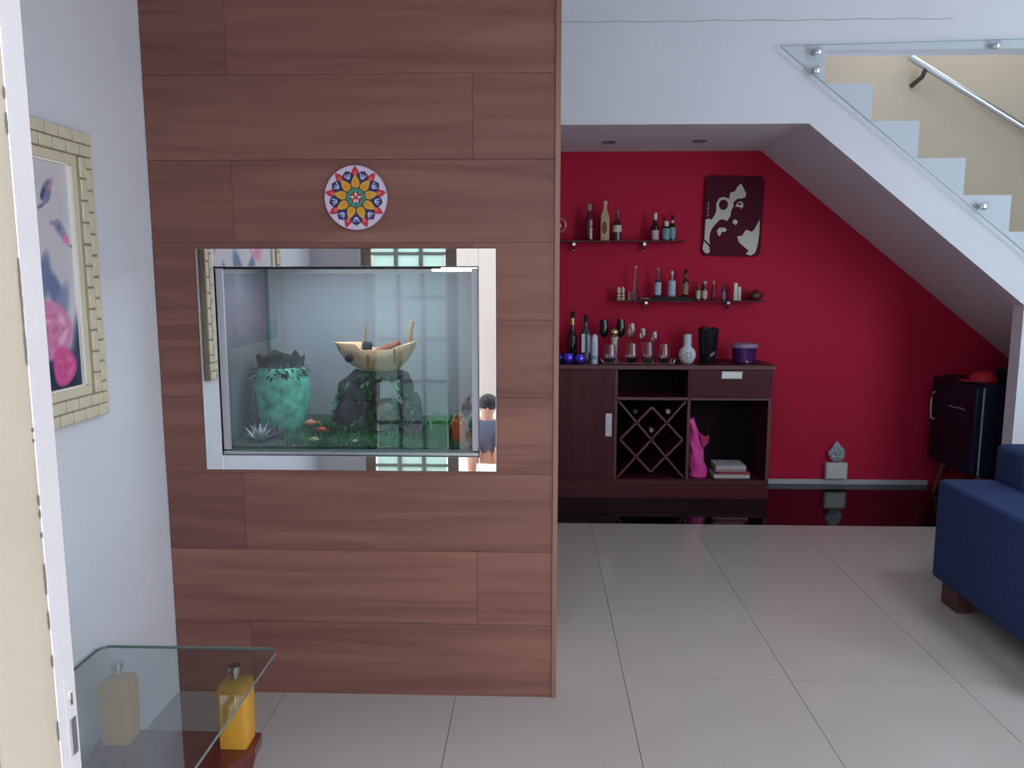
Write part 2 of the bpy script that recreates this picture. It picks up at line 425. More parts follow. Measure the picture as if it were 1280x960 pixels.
# teal urn
u = thing('ornamental_urn', 'teal green glazed urn with a jagged dark rim inside the fish tank', 'urn', (-.935, 2.80, bedz(2.8)-.004))
ur = B(); n = 26
prof = [(.066, 0), (.080, .02), (.096, .08), (.103, .14), (.100, .19), (.088, .228), (.074, .243)]
ur.lathe(prof, n=n, close=False)
ur.build('body', mat('teal_glaze', (104, 204, 176), .3, noise=.65, nscale=22), u, True, True)
rb = B(); bot, top = [], []
for k in range(n):
    a = 2*PI*k/n; r = .082
    bot.append(rb.bm.verts.new((.080*math.cos(a), .080*math.sin(a), .232)))
    top.append(rb.bm.verts.new((.086*math.cos(a), .086*math.sin(a), .262+.03*random.random())))
for k in range(n): rb.bm.faces.new((bot[k], bot[(k+1) % n], top[(k+1) % n], top[k]))
rim = rb.build('rim', mat('dark_rim', (38, 48, 52), .4, noise=.4, nscale=40), u, False, True)
mss = B()
for _ in range(70):
    a = random.uniform(-PI, 0); z = .235+random.uniform(-.03, .02)
    mss.leaf((.092*math.cos(a), .092*math.sin(a), z), (math.cos(a), math.sin(a), random.uniform(-1, .5)), .022, .010, .2)
mss.build('moss', mat('dark_moss', (30, 52, 46), .8), u, False, True)

def plant(name, label, loc, n, l0, l1, w, spread, m, bend=.15, cat='aquarium plant', up=1.0):
    b = B()
    for _ in range(n):
        a = random.uniform(0, 2*PI); s = random.uniform(.1, spread)
        b.leaf((random.uniform(-.3, .3)*w*4, random.uniform(-.3, .3)*w*4, 0), (s*math.cos(a), s*math.sin(a), up), random.uniform(l0, l1), w, bend*random.random())
    o = b.build(name, m); o.location = loc
    return tag(o, label, cat)
plant('spiky_plant', 'pale grey-white spiky rosette plant at the tank corner beside the urn', (-.965, 2.640, bedz(2.640)-.004), 70, .055, .10, .008, 1.5, mat('pale_leaf', (206, 218, 220), .5), .15, up=.75)
t = thing('stem_plant', 'tall pink and white beaded stem plant rising in front of the urn', 'aquarium plant', (-1.008, 2.70, bedz(2.70)-.004))
B().tube([(0, 0, 0), (.004, 0, .08), (-.004, 0, .15), (.002, 0, .215)], .003, 6).build('stem', mat('purple_stem', (96, 66, 92), .5), t, True, True)
lb = B()
for k in range(46):
    z = .02+.2*k/46; a = k*2.4
    lb.leaf((.002*math.cos(a), .002*math.sin(a), z), (math.cos(a), math.sin(a), .5), .019, .009, .1)
lb.build('leaves', mat('pink_leaf', (196, 150, 176), .5, noise=.4, nscale=90), t, False, True)['kind'] = 'stuff'
plant('purple_plant', 'dark purple leafy plant at the foot of the teal urn', (-.925, 2.665, bedz(2.665)-.004), 40, .03, .07, .012, 1.2, mat('purple_leaf', (104, 58, 96), .6), .2)
# rock arch
ra = thing('rock_arch', 'dark rock arch ornament with a square opening carrying the toy ship', 'ornament', (-.585, 2.80, bedz(2.8)-.006))
rk = B()
for c, r, s in [((-.085, 0, .06), .085, (.9, .9, 1)), ((-.075, 0, .15), .075, (.95, .8, .95)), ((-.03, 0, .20), .05, (1.2, .9, .6)), ((.045, 0, .212), .045, (1.5, .9, .5)), ((.11, 0, .16), .034, (.75, 1, 1.7)), ((.125, 0, .07), .05, (.8, 1, 1.5)), ((.04, 0, .065), .07, (1.1, .9, .8)), ((.02, .01, .02), .1, (1.5, 1, .4)), ((-.01, 0, .15), .028, (.8, 1, 2.2))]:
    rock_ball(rk, c, r, s)
rk.build('rock', mat('dark_rock', (74, 66, 72), .85, noise=.45, nscale=30, bump=.6, bscale=60), ra, True, True)
lr = B(); rock_ball(lr, (.045, -.062, .075), .034, (1.05, .5, 1.1), .12); lr.build('pale_stone', mat('pale_rock', (132, 122, 118), .85, noise=.4, nscale=40), ra, True, True)
vb = B()
for _ in range(420):
    k = random.random()
    if k < .4: a = random.uniform(.1, PI*.98); c = (-.01+.155*math.cos(a), random.uniform(-.06, .0), .03+.19*math.sin(a))
    elif k < .7: c = (random.choice([-.012, .088, -.03, -.02])+random.uniform(-.015, .015), -.07, random.uniform(.0, .21))
    else: c = (random.uniform(-.16, .15), random.uniform(-.085, -.06), random.uniform(0, .06))
    vb.leaf(c, (random.uniform(-1, 1), random.uniform(-1, -.1), random.uniform(-1, .6)), random.uniform(.014, .03), .010, .1)
vb.build('vines', mat('vine_green', (46, 118, 70), .6, noise=.4, nscale=50), ra, False, True)['kind'] = 'stuff'
# toy ship
sh = thing('toy_ship', 'tan wooden shipwreck ornament with broken masts on top of the rock arch', 'ornament', (-.582, 2.79, bedz(2.8)+.222))
hb = B(); ns = 15; secs = []
for i in range(ns):
    s = -1 + 2*i/(ns-1); x = .142*s
    w = .048*(1-abs(s)**3)+.004; dep = .078*(1-abs(s)**3.2)+.010
    rail = .076+(.022 if s < -.36 else 0)+(.03*max(0, s-.35)/.65 if s > 0 else 0)
    ring = [hb.bm.verts.new((x+(.012*s if j in (0, 8) else 0), w*math.cos(PI*j/8), rail-(dep+max(0, rail-.076)*.5)*math.sin(PI*j/8))) for j in range(9)]
    secs.append(ring)
for a, b in zip(secs, secs[1:]):
    for j in range(8): hb.bm.faces.new((a[j], a[j+1], b[j+1], b[j]))
hull = hb.build('hull', mat('tan_planks', (222, 180, 140), .7, noise=.25, nscale=60, stretch=(1, 4, 9)), sh, True, True)
md = hull.modifiers.new('thickness', 'SOLIDIFY'); md.thickness = .004
B().ball((-.090, -.040, .045), .017, 2, .08, (1, .4, .9)).build('hull_hole', mat('hole_dark', (48, 36, 46), .9), sh, True, True)
dk = B(); dk.prism([(-.11, -.02), (-.02, -.036), (.08, -.03), (.11, 0), (.08, .03), (-.02, .036), (-.11, .02)], .052, .056, 'z'); dk.build('deck', mat('deck_brown', (150, 110, 84), .7), sh, False, True)
B().tube([(-.055, -.01, .05), (-.04, -.01, .10), (-.034, -.01, .160)], [.008, .007, .004], 8).build('mast', mat('mast_wood', (178, 150, 122), .7), sh, True, True)
B().tube([(.118, 0, .10), (.124, 0, .14), (.132, 0, .178)], [.012, .010, .009], 8).build('mast', MATS['mast_wood'], sh, True, True)
B().tube([(.012, 0, .05), (.02, 0, .1), (.024, 0, .14)], [.004, .003, .002], 6).build('mast', MATS['mast_wood'], sh, True, True)
B().ball((-.03, -.01, .082), .024, 2, .2, (.8, .6, 1.0)).build('sail_rag', mat('dark_rag', (52, 56, 68), .9), sh, True, True)
B().tube([(.0, -.015, .066), (.04, -.012, .082), (.09, -.01, .10)], [.010, .012, .008], 8).build('cargo', mat('red_cargo', (156, 74, 56), .7), sh, True, True)
for x, z in [(-.02, .02), (.075, .03)]: B().box(x-.003, x+.003, -.05, -.038, z, z+.05).build('rib', mat('rib_brown', (140, 98, 70), .7), sh, False, True)
# right hand corner
oc = thing('coral_ornament', 'orange coral ornament with yellow tips at the right tank corner', 'ornament', (-.266, 2.605, bedz(2.605)-.004))
cb = B(); tips = B()
for k in range(9):
    a = 2*PI*k/9+.2; r = .012 if k else 0; h = random.uniform(.065, .11)
    p1 = (r*1.7*math.cos(a), r*1.7*math.sin(a), h)
    cb.tube([(r*math.cos(a)*.8, r*math.sin(a)*.8, 0), (r*1.3*math.cos(a), r*1.3*math.sin(a), h*.5), p1], [.009, .010, .004], 8)
    tips.ball(p1, .0048, 1, 0, (1, 1, 1.8))
cb.build('branches', mat('orange_coral', (208, 82, 34), .5), oc, True, True); tips.build('tips', mat('yellow_tip', (222, 176, 84), .5), oc, True, True)
dr = B(); rock_ball(dr, (0, 0, 0), .02, (.9, .8, 1.5), .1); o = dr.build('dark_stone_fish', mat('dark_fish', (58, 40, 48), .6), smooth=True); o.location = (-.246, 2.68, bedz(2.68)+.11)
fn = B().prism([(-.008, .026), (.012, .045), (.014, .022)], -.002, .002).build('fin', MATS['dark_fish'], o, False, True)
tag(o, 'dark reddish fish hovering above the orange coral ornament', 'fish'); o.name = 'aquarium_fish'
plant('bushy_plant', 'bright green bushy fern plant between the rock arch and orange coral', (-.338, 2.65, bedz(2.65)-.004), 170, .05, .125, .012, .9, mat('fern_green', (70, 158, 80), .6), .3)
plant('bushy_plant', 'dark green bushy plant standing right behind the orange coral', (-.300, 2.69, bedz(2.69)-.004), 110, .05, .10, .012, 1.0, mat('fern_dark', (44, 112, 62), .6), .3)
plant('purple_plant', 'small purple tufted plant against the right foot of the rock arch', (-.432, 2.69, bedz(2.69)-.004), 80, .04, .08, .014, 1.1, MATS['purple_leaf'], .2)
plant('trailing_plant', 'thin green plant leaning on the left flank of the rock arch', (-.735, 2.71, bedz(2.71)-.004), 60, .04, .09, .006, .9, MATS['fern_dark'], .2)
def fish(name, label, loc, m, l=.03, rz=0):
    t = thing(name, label, 'fish', loc, None, rz)
    b = B(); b.lathe([(0.0005, -.5*l), (.12*l, -.35*l), (.22*l, -.05*l), (.2*l, .15*l), (.1*l, .38*l), (.03*l, .5*l)], n=10, axis='x'); b.build('body', m, t, True, True)
    B().prism([(.42*l, 0), (.72*l, .2*l), (.64*l, 0), (.72*l, -.2*l)], -.001, .001).build('tail', m, t, False, True)
    B().prism([(-.1*l, .18*l), (.12*l, .36*l), (.2*l, .14*l)], -.001, .001).build('fin', m, t, False, True)
fish('aquarium_fish', 'small orange fish swimming between the urn and the rock arch', (-.81, 2.72, bedz(2.7)+.045), mat('orange_fish', (222, 150, 104), .4), .05, .3)
fish('aquarium_fish', 'small red fish close to the left foot of the rock arch', (-.755, 2.66, bedz(2.66)+.035), mat('red_fish', (206, 86, 62), .4), .045, -.3)
fish('aquarium_fish', 'pale yellow fish low over the grass near the tank glass', (-.765, 2.60, bedz(2.6)+.014), mat('yellow_fish', (214, 196, 150), .4), .045)
ps = B(); rock_ball(ps, (0, 0, 0), .012, (1.2, .8, .8), .1); o = ps.build('pebble', mat('pale_pebble', (206, 198, 172), .7)); o.location = (-.622, 2.60, bedz(2.6)+.008)
tag(o, 'pale cream pebble on the grass below the rock arch', 'pebble')

# ------------------------------------------------------------------ mandala plate
def poly_in(pts, x, y):
    c = False; n = len(pts); j = n-1
    for i in range(n):
        xi, yi = pts[i]; xj, yj = pts[j]
        if (yi > y) != (yj > y) and x < (xj-xi)*(y-yi)/(yj-yi)+xi: c = not c
        j = i
    return c
def mandala(u, v):
    """u,v in the unit disc"""
    r = math.hypot(u, v); th = math.degrees(math.atan2(u, v))       # 0 at the top
    k = round(th/40); d = math.radians(th-40*k); x, y = r*math.sin(d), r*math.cos(d)
    k2 = round((th-20)/40); d2 = math.radians(th-20-40*k2); x2, y2 = r*math.sin(d2), r*math.cos(d2)
    def drop(x, y, y0, y1, w, peak=.4):
        if not y0 < y < y1: return 9
        t = (y-y0)/(y1-y0); h = w*(math.sin(PI*min(1, t/peak)/2) if t < peak else math.cos(PI/2*(t-peak)/(1-peak))**.9)
        return abs(x)/max(h, 1e-6)
    white = (214, 198, 220); purple = (48, 30, 96); red = (196, 44, 58)
    c = white
    if r > .975: return (150, 120, 160)
    q = drop(x, y, .62, .985, .115, .35)
    if q < 1: c = (226, 110, 110) if q < .3 and .70 < y < .80 else red
    dd = math.hypot(x2/1.0, (y2-.66)*1.0)
    if dd < .18 or (y2 > .66 and drop(x2, y2, .6, .87, .15, .2) < 1):
        c = purple
        for ang in (-.5, 0, .5):
            sx = x2-math.sin(ang)*(y2-.55); 
            if abs(sx) < .016 and .60 < y2 < .76 and abs(x2) < .1: c = (206, 206, 244)
    if r < .60 and c is white: c = (66, 36, 84)
    q = drop(x, y, .23, .70, .145, .42)
    if q < 1: c = (224, 142, 34) if q < .45 and y < .52 else (214, 168, 48) if q < .86 else (120, 70, 40)
    if r < .31:
        c = (58, 138, 108) if drop(x2, y2, .1, .31, .075, .5) < .8 else (70, 150, 150) if drop(x, y, .1, .31, .06, .5) < .7 else (28, 60, 70)
    if r < .18:
        q = drop(x, y, .03, .18, .035, .6)
        c = ((220, 70, 60) if k % 2 else (232, 200, 210)) if q < 1 else (80, 26, 70)
    return c
mp_ = thing('mandala_plate', 'round wall plate painted with a purple, red and yellow nine-petal mandala', 'wall plate', (-.581, WY-.002, 1.697))
RP = .1015
B().lathe([(RP*.96, 0), (RP, -.004), (RP, -.011), (RP*.985, -.0125)], n=64, axis='y').build('disc', mat('plate_rim', (176, 150, 180), .4), mp_, True, True)
pm = bmesh.new(); nr, nth = 84, 260; cols = []
grid = []
for i in range(nr+1):
    r = i/nr*.985
    grid.append([pm.verts.new((RP*r*math.sin(2*PI*k/nth), -.0129, RP*r*math.cos(2*PI*k/nth))) for k in range(nth)]); cols += [mandala(r*math.sin(2*PI*k/nth), r*math.cos(2*PI*k/nth)) for k in range(nth)]
for i in range(1, nr+1):
    if i == 1: pm.faces.new(grid[1]); continue
    for k in range(nth): pm.faces.new((grid[i-1][k], grid[i][k], grid[i][(k+1) % nth], grid[i-1][(k+1) % nth]))
me = bpy.data.meshes.new('painted_face'); bmesh.ops.recalc_face_normals(pm, faces=pm.faces[:]); pm.to_mesh(me); pm.free()
at = me.color_attributes.new('paint', 'FLOAT_COLOR', 'POINT')
for i, c in enumerate(cols): at.data[i].color = (*lin(c), 1)
me.materials.append(paint_mat('painted_enamel', .45))
o = bpy.data.objects.new('painted_face', me); COL.objects.link(o); o.parent = mp_

# ------------------------------------------------------------------ framed flower painting on the left wall
PY0, PY1, PZ0, PZ1 = 1.305, 2.182, 1.058, 1.835
FB = .092
pt = thing('framed_painting', 'flower painting in a cream basket-weave frame on the left wall', 'painting', (XL, (PY0+PY1)/2, PZ0))
def frame_bar(y0, y1, z0, z1, horiz):
    bar = B().box(XL+.001, XL+.020, y0, y1, z0, z1, .002, 1).build('frame_bar', mat('weave_ground', (168, 156, 130), .7), pt)
    L = (y1-y0) if horiz else (z1-z0)
    n = round(L/.060); st_ = L/n
    proto = None
    for row in range(2):
        ks = [((k+.5)*st_, 1) for k in range(n)] if row == 0 else [(st_*.25, .5)] + [(k*st_, 1) for k in range(1, n)] + [(L-st_*.25, .5)]
        for u, sc in ks:
            w = ((y1-y0) if not horiz else (z1-z0))/2; c = (row+.5)*w
            yy, zz = (y0+u, z0+c) if horiz else (y0+c, z0+u)
            if proto is None:
                hy, hz = (st_*.46, w*.45) if horiz else (w*.45, st_*.46)
                proto = B().box(-.003, .0035, -hy, hy, -hz, hz, .0032, 2).build('weave_strip', mat('weave_cream', (222, 211, 184), .6, noise=.05, nscale=60), bar, local=True); o = proto
            else:
                o = proto.copy(); COL.objects.link(o); o.parent = bar
            o.scale = (1, sc, 1) if horiz else (1, 1, sc)
            o.location = Vector((XL+.0225, yy, zz)) - abs_loc(bar)
FW = .066
frame_bar(PY0, PY1, PZ1-FW, PZ1, True); frame_bar(PY0, PY1, PZ0, PZ0+FW, True)
frame_bar(PY0, PY0+FW, PZ0+FW, PZ1-FW, False); frame_bar(PY1-FW, PY1, PZ0+FW, PZ1-FW, False)
a0, a1, b0, b1 = PY0+FW, PY1-FW, PZ0+FW, PZ1-FW
LW = .026
for (q0, q1, s0, s1) in ((a0, a1, b1-LW, b1), (a0, a1, b0, b0+LW), (a0, a0+LW, b0+LW, b1-LW), (a1-LW, a1, b0+LW, b1-LW)):
    B().box(XL+.001, XL+.017, q0, q1, s0, s1, .002, 1).build('liner', mat('cream_liner', (224, 212, 186), .5), pt)
c0, c1, d0, d1 = a0+LW, a1-LW, b0+LW, b1-LW
for q0, q1, s0, s1 in ((c1-.007, c1-.0005, d0, d1), (c0+.0005, c0+.007, d0, d1), (c0, c1, d1-.005, d1-.0005), (c0, c1, d0+.0005, d0+.005)):
    B().box(XL+.001, XL+.0165, q0, q1, s0, s1).build('fillet', mat('fillet_gleam_white', (255, 250, 240), .3), pt)  # gleam of the gilt edge painted in as plain near-white
def petal(cx, cy, a, L, W):
    ca, sa = math.cos(a), math.sin(a)
    def f(x, y):
        u, v = (x-cx)*ca+(y-cy)*sa, -(x-cx)*sa+(y-cy)*ca
        return (u/L)**2+(v/W)**2*max(.4, 1+.6*u/L)
    return f
def mixc(a, b, t): t = max(0, min(1, t)); return tuple(p+(q-p)*t for p, q in zip(a, b))
blobs = []
# (shape, colour, softness); x: 0 (near the door) to 1 (near the plank wall), y: 0 bottom to 1 top
blobs += [(petal(.95, .02, 0, .5, .17), (26, 34, 66), .8), (petal(1.0, .18, 1.5, .20, .07), (44, 54, 90), .9), (petal(.35, .02, 0, .5, .14), (34, 42, 74), .8)]
blobs += [(petal(.80, .50, 1.3, .13, .05), (120, 130, 166), .7), (petal(.86, .45, 1.9, .10, .05), (112, 124, 164), .7), (petal(.90, .38, 1.2, .12, .05), (140, 146, 178), .8), (petal(.60, .55, 1.2, .18, .08), (110, 124, 164), .6), (petal(.40, .52, 2.0, .18, .08), (104, 120, 162), .6)]
blobs += [(petal(.855, .865, 1.15, .060, .030), (136, 138, 172), .3), (petal(.885, .90, 1.15, .035, .010), (206, 150, 170), .4), (petal(.835, .855, 1.1, .035, .010), (78, 82, 118), .4), (petal(.82, .80, .5, .03, .008), (130, 118, 164), .4)]
blobs += [(petal(.925, .705, -.9, .055, .028), (158, 156, 188), .3), (petal(.955, .665, -.8, .024, .022), (232, 136, 176), .4), (petal(.915, .715, -.9, .018, .010), (98, 112, 150), .4), (petal(.885, .735, .3, .03, .010), (180, 140, 176), .5), (petal(.985, .635, -.5, .02, .006), (110, 110, 140), .4)]
for cx, cy, R, c1_, c2_ in ((.845, .270, .115, (222, 138, 178), (240, 182, 206)), (.89, .105, .078, (224, 84, 150), (236, 120, 176)), (.66, .20, .12, (224, 120, 172), (246, 190, 214)), (.30, .28, .18, (224, 120, 172), (246, 190, 214)), (.30, .75, .12, (232, 150, 186), (246, 200, 216))):
    blobs.append((petal(cx, cy, 0, R, R*1.15), c1_, .25))
    for k in range(7):
        a = k*2.4; blobs.append((petal(cx+R*.5*math.cos(a), cy+R*.55*math.sin(a), a+1.4, R*.5, R*.18), c2_ if k % 2 else mixc(c1_, (190, 70, 130), .25), .8))
    blobs.append((petal(cx, cy, .6, R*.25, R*.16), mixc(c1_, (180, 50, 110), .35), .7))
def flowers(u, v):
    c = mixc((206, 200, 212), (222, 212, 216), v)
    c = mixc(c, (190, 192, 210), .35*max(0, math.sin(u*9+v*4)))
    c = mixc(c, (50, 60, 96), max(0, (.22-v)/.2))
    for f, col, soft in blobs:
        q = f(u, v)
        if q < 1: c = mixc(c, col, min(1, (1-q)/max(soft, .05)))
    return c
nu, nv = 150, 130
cb_ = bmesh.new(); cols = []
g = [[cb_.verts.new(Vector((XL+.0075, c0+(c1-c0)*i/nu, d0+(d1-d0)*j/nv)) - abs_loc(pt)) for j in range(nv+1)] for i in range(nu+1)]
for i in range(nu+1):
    for j in range(nv+1): cols.append(flowers(i/nu, j/nv))
for i in range(nu):
    for j in range(nv): cb_.faces.new((g[i][j], g[i+1][j], g[i+1][j+1], g[i][j+1]))
me = bpy.data.meshes.new('canvas'); bmesh.ops.recalc_face_normals(cb_, faces=cb_.faces[:]); cb_.to_mesh(me); cb_.free()
at = me.color_attributes.new('paint', 'FLOAT_COLOR', 'POINT')
for i, c in enumerate(cols): at.data[i].color = (*lin(c), 1)
me.materials.append(paint_mat('oil_paint', .5))
o = bpy.data.objects.new('canvas', me); COL.objects.link(o); o.parent = pt

# ------------------------------------------------------------------ doorway: fixed glazed leaf beside the camera, front wall, front window
dl = thing('door_1', 'worn cream and white metal door leaf with small frosted panes', None, (-.7, .685, 0)); dl['kind'] = 'structure'
LY0, LY1 = .671, .7005
B().box(-.4515, -.4500, LY0+.0012, LY1, 0, 2.4).build('lock_stile_edge', M_WHITED, dl)
cs = B(); prof = []
for k in range(9):       # rounded front of the cream stile
    a = PI*k/8; prof.append((-.4815+.0300*math.cos(a), LY0+.002-.006*math.sin(a)))
cs.prism(prof+[(-.5115, LY1), (-.4515, LY1)], 0, 2.4, 'z'); cs.build('stile', M_CREAMD, dl, True)
B().box(-.985, -.93, LY0, LY1, 0, 2.4, .002, 1).build('stile', M_CREAMD, dl)
for z0, z1 in ((0, .13), (2.30, 2.40)): B().box(-.93, -.5115, LY0+.002, LY1-.002, z0, z1).build('rail', M_CREAMD, dl)
pan = bpy.data.materials.new('frosted_pane'); pan.use_nodes = True
_nt = pan.node_tree; _nt.nodes.clear()
_o = _nt.nodes.new('ShaderNodeOutputMaterial'); _m = _nt.nodes.new('ShaderNodeMixShader'); _t = _nt.nodes.new('ShaderNodeBsdfTranslucent'); _g = _nt.nodes.new('ShaderNodeBsdfGlossy')
_t.inputs[0].default_value = (.66, .78, .72, 1); _g.inputs['Roughness'].default_value = .3; _m.inputs[0].default_value = .08
_nt.links.new(_t.outputs[0], _m.inputs[1]); _nt.links.new(_g.outputs[0], _m.inputs[2]); _nt.links.new(_m.outputs[0], _o.inputs[0])
xs = [-.93, -.7905, -.651, -.5115]; zs = [.13+i*(2.17/9) for i in range(10)]
M_MUNT = mat('pale_green_bar', (196, 208, 200), .5)
for x in xs[1:-1]: B().box(x-.011, x+.011, LY0+.004, LY1-.004, .13, 2.30).build('muntin', M_MUNT, dl)
for i in range(3):
    for z in zs[1:-1]: B().box(xs[i]+(.011 if i else 0), xs[i+1]-(.011 if i < 2 else 0), LY0+.006, LY1-.006, z-.008, z+.008).build('muntin', M_MUNT, dl)
    for za, zb in zip(zs, zs[1:]): B().box(xs[i]+.011, xs[i+1]-.011, .6845, .6855, za+.008, zb-.008).build('pane', pan, dl)
lp = B().box(-.4500, -.4490, LY0+.0105, LY1-.003, .90, 1.068, .0004, 1).build('lock_plate', M_WHITED, dl)
B().box(-.4491, -.4478, LY0+.0150, LY1-.0055, .985, 1.022, .0004, 1).build('latch', M_STEEL, lp)
B().lathe([(.0045, 0), (.0045, .0012)], c=(-.4491, LY0+.0195, 1.046), n=14, axis='x').build('key_cylinder', mat('cream_cylinder', (214, 204, 190), .4), lp)
B().box(-.4482, -.4475, LY0+.0185, LY0+.0205, 1.036, 1.048).build('keyhole', M_CHIP, lp)
ch = B()
for zc, h in [(1.60, .010), (1.575, .018), (1.432, .060), (1.385, .034), (1.245, .010), (1.232, .008), (1.212, .005), (1.170, .030), (1.13, .018), (1.09, .012), (1.31, .004), (1.02, .02), (1.30, .003)]:
    n = 12; L_, R_ = [], []
    for k in range(n+1):
        e = math.sin(PI*k/n)**.6; L_.append((-.4514-.0013*e*random.uniform(.35, 1), zc-h/2+h*k/n)); R_.append((-.4512+.0006*e*random.uniform(.1, 1), zc-h/2+h*k/n))
    ch.prism(L_+R_[::-1], LY0+.0000, LY0+.0016)
ch.build('paint_chips', M_CHIP, dl)
wf = B()
wf.box(XL-.1, -.985, .62, .74, 0, ZC); wf.box(-.985, 1.65, .62, .74, 2.40, ZC)
wf.box(1.65, 3.40, .62, .74, 0, ZC); wf.box(4.80, XR+.1, .62, .74, 0, ZC)
wf.box(3.40, 4.80, .62, .74, 0, .15); wf.box(3.40, 4.80, .62, .74, 3.05, ZC)
tag(wf.build('wall_front', M_WALL), 'white entrance wall around the door and window', kind='structure')
w1 = thing('window_1', 'tall white framed window in the entrance wall', None, (4.1, .70, .15)); w1['kind'] = 'structure'
for x0, x1, z0, z1 in ((3.40, 3.45, .15, 3.05), (4.75, 4.80, .15, 3.05), (3.45, 4.75, .15, .2), (3.45, 4.75, 3.0, 3.05), (4.085, 4.115, .2, 3.0)):
    B().box(x0, x1, .68, .73, z0, z1).build('frame', M_WHITE, w1)
for x0, x1 in ((3.45, 4.085), (4.115, 4.75)): B().box(x0, x1, .704, .706, .2, 3.0).build('pane', M_GLASS, w1)
tag(B().box(-6, 6, -3.6, -3.4, 0, 2.7).build('wall_porch', mat('porch_cream', (176, 162, 152), .8, noise=.03, nscale=2)), 'cream porch wall facing the entrance', kind='structure')
# paving in front of the entrance
tag(B().box(-6, 8, -8, .55, -.12, -.01).build('ground', mat('porch_paving', (206, 200, 193), .8, noise=.1, nscale=4)), 'grey porch paving before the entrance', kind='structure')

# ------------------------------------------------------------------ stair glass, standoffs, handrail
gp = thing('glass_balustrade', 'clear glass balustrade panel fixed over the side of the staircase', 'balustrade', (2.2, YS-.035, 1.6))
gpoly = [(1.300, 2.682), (1.306, 2.672), (3.0, 1.334), (3.0, 2.714)]
B().prism(gpoly, YS-.047, YS-.037).build('glass_panel', thin_glass('balustrade_glass', (250, 252, 252), .25, .0), gp)
ed = B()
ed.prism([(1.3055, 2.6725), (3.0, 1.3340), (3.0, 1.3385), (1.3080, 2.6755)], YS-.0475, YS-.0365); ed.prism([(1.300, 2.680), (3.0, 2.7115), (3.0, 2.714), (1.300, 2.6825)], YS-.0475, YS-.0365)
ed.build('polished_edge', mat('glass_edge_grey', (178, 190, 194), .2), gp)
for x, z in ((1.500, 2.652), (1.497, 2.555), (2.445, 2.676), (2.443, 1.833)):
    s_ = B().lathe([(.013, .001), (.013, -.034), (.021, -.036), (.021, -.056), (.016, -.060)], c=(x, YS-.0015, z), n=20, axis='y').build('standoff', M_CHROME, gp, True)
hr = thing('handrail', 'round brushed steel handrail sloping down the beige stair wall', 'handrail', (2.7, 5.40, 2.6))
B().tube([(2.39, 5.35, 2.858), (3.9, 5.35, 1.970)], .021, 14).build('rail', M_STEEL, hr, True)
for x in (2.50, 3.55):
    z = 2.858-.588*(x-2.39)
    B().tube([(x, 5.35, z-.012), (x-.015, 5.36, z-.06), (x-.05, 5.428, z-.10)], .015, 8).build('bracket', mat('dark_bracket', (70, 66, 64), .4, metal=.6), hr, True)

# ------------------------------------------------------------------ bar cabinet
CX0, CX1, CYF, CYB, CH = 0.0, 1.515, 5.03, 5.418, .885
bc = thing('bar_cabinet', 'dark wenge bar cabinet with sliding door, bottle lattice and open bay', 'cabinet', ((CX0+CX1)/2, (CYF+CYB)/2, 0))
B().box(CX0-.01, CX1+.012, CYF-.012, CYB, CH-.028, CH, .002, 1).build('top', M_WENGE, bc)
B().box(CX0-.01, CX1+.012, CYF-.0135, CYF-.0118, CH-.0265, CH-.0015).build('top_edge', M_WEDGE, bc)
B().box(CX0, CX1, CYF+.0, CYB-.01, 0, .10, .001, 1).build('plinth', M_WENGE, bc)
B().box(CX0, CX1, CYF+.002, CYB-.01, .102, .128).build('floor_board', M_WENGE, bc)
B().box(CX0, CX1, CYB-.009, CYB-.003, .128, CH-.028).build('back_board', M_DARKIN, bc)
for x0, x1 in ((CX0, CX0+.022), (.502, .522), (.975, .995), (CX1-.022, CX1)):
    B().box(x0, x1, CYF, CYB-.009, .128, CH-.028).build('side_panel', M_WENGE_V, bc)
B().box(.522, .975, CYF+.002, CYB-.009, .655, .675).build('niche_shelf', M_WENGE, bc)
B().box(.995, CX1-.022, CYF+.002, CYB-.009, .655, .673).build('bay_top', M_WENGE, bc)
dr_ = B().box(.024, .500, CYF-.006, CYF+.014, .112, CH-.031, .0015, 1).build('door', M_WENGE_V, bc)
B().box(.444, .488, CYF-.012, CYF-.006, .415, .568, .003, 2).build('handle', M_STEEL, dr_)
B().box(.450, .482, CYF-.0125, CYF-.0118, .425, .558).build('handle_recess', mat('pale_metal', (206, 200, 202), .4), dr_)
dw = B().box(.985, CX1-.003, CYF-.006, CYF+.016, .676, CH-.031, .0015, 1).build('drawer', M_WENGE, bc)
B().box(1.183, 1.318, CYF-.014, CYF-.006, .797, .847, .003, 2).build('handle', M_STEEL, dw)
B().box(1.190, 1.311, CYF-.0145, CYF-.0138, .804, .840).build('handle_recess', mat('bright_pull', (226, 222, 224), .4), dw)
# lattice: two long diagonals and a diamond
rx0, rx1, rz0, rz1 = .524, .973, .130, .653
cxm, czm = (rx0+rx1)/2, (rz0+rz1)/2
def slat(p, q, wdt=.013):
    p, q = Vector((p[0], p[1])), Vector((q[0], q[1])); d = (q-p).normalized(); n_ = Vector((-d.y, d.x))*wdt/2
    B().prism([tuple(p+n_), tuple(q+n_), tuple(q-n_), tuple(p-n_)], CYF+.012, CYB-.012).build('lattice_slat', M_WENGE, bc)
    B().prism([tuple(p+n_), tuple(q+n_), tuple(q-n_), tuple(p-n_)], CYF+.010, CYF+.0125).build('lattice_edge', M_WEDGE, bc)
slat((rx0+.008, rz0+.008), (rx1-.008, rz1-.008)); slat((rx0+.008, rz1-.008), (rx1-.008, rz0+.008))
dm = [(cxm, rz1-.045), (rx1-.02, czm), (cxm, rz0+.045), (rx0+.02, czm)]
for k in range(4): slat(dm[k], dm[(k+1) % 4])
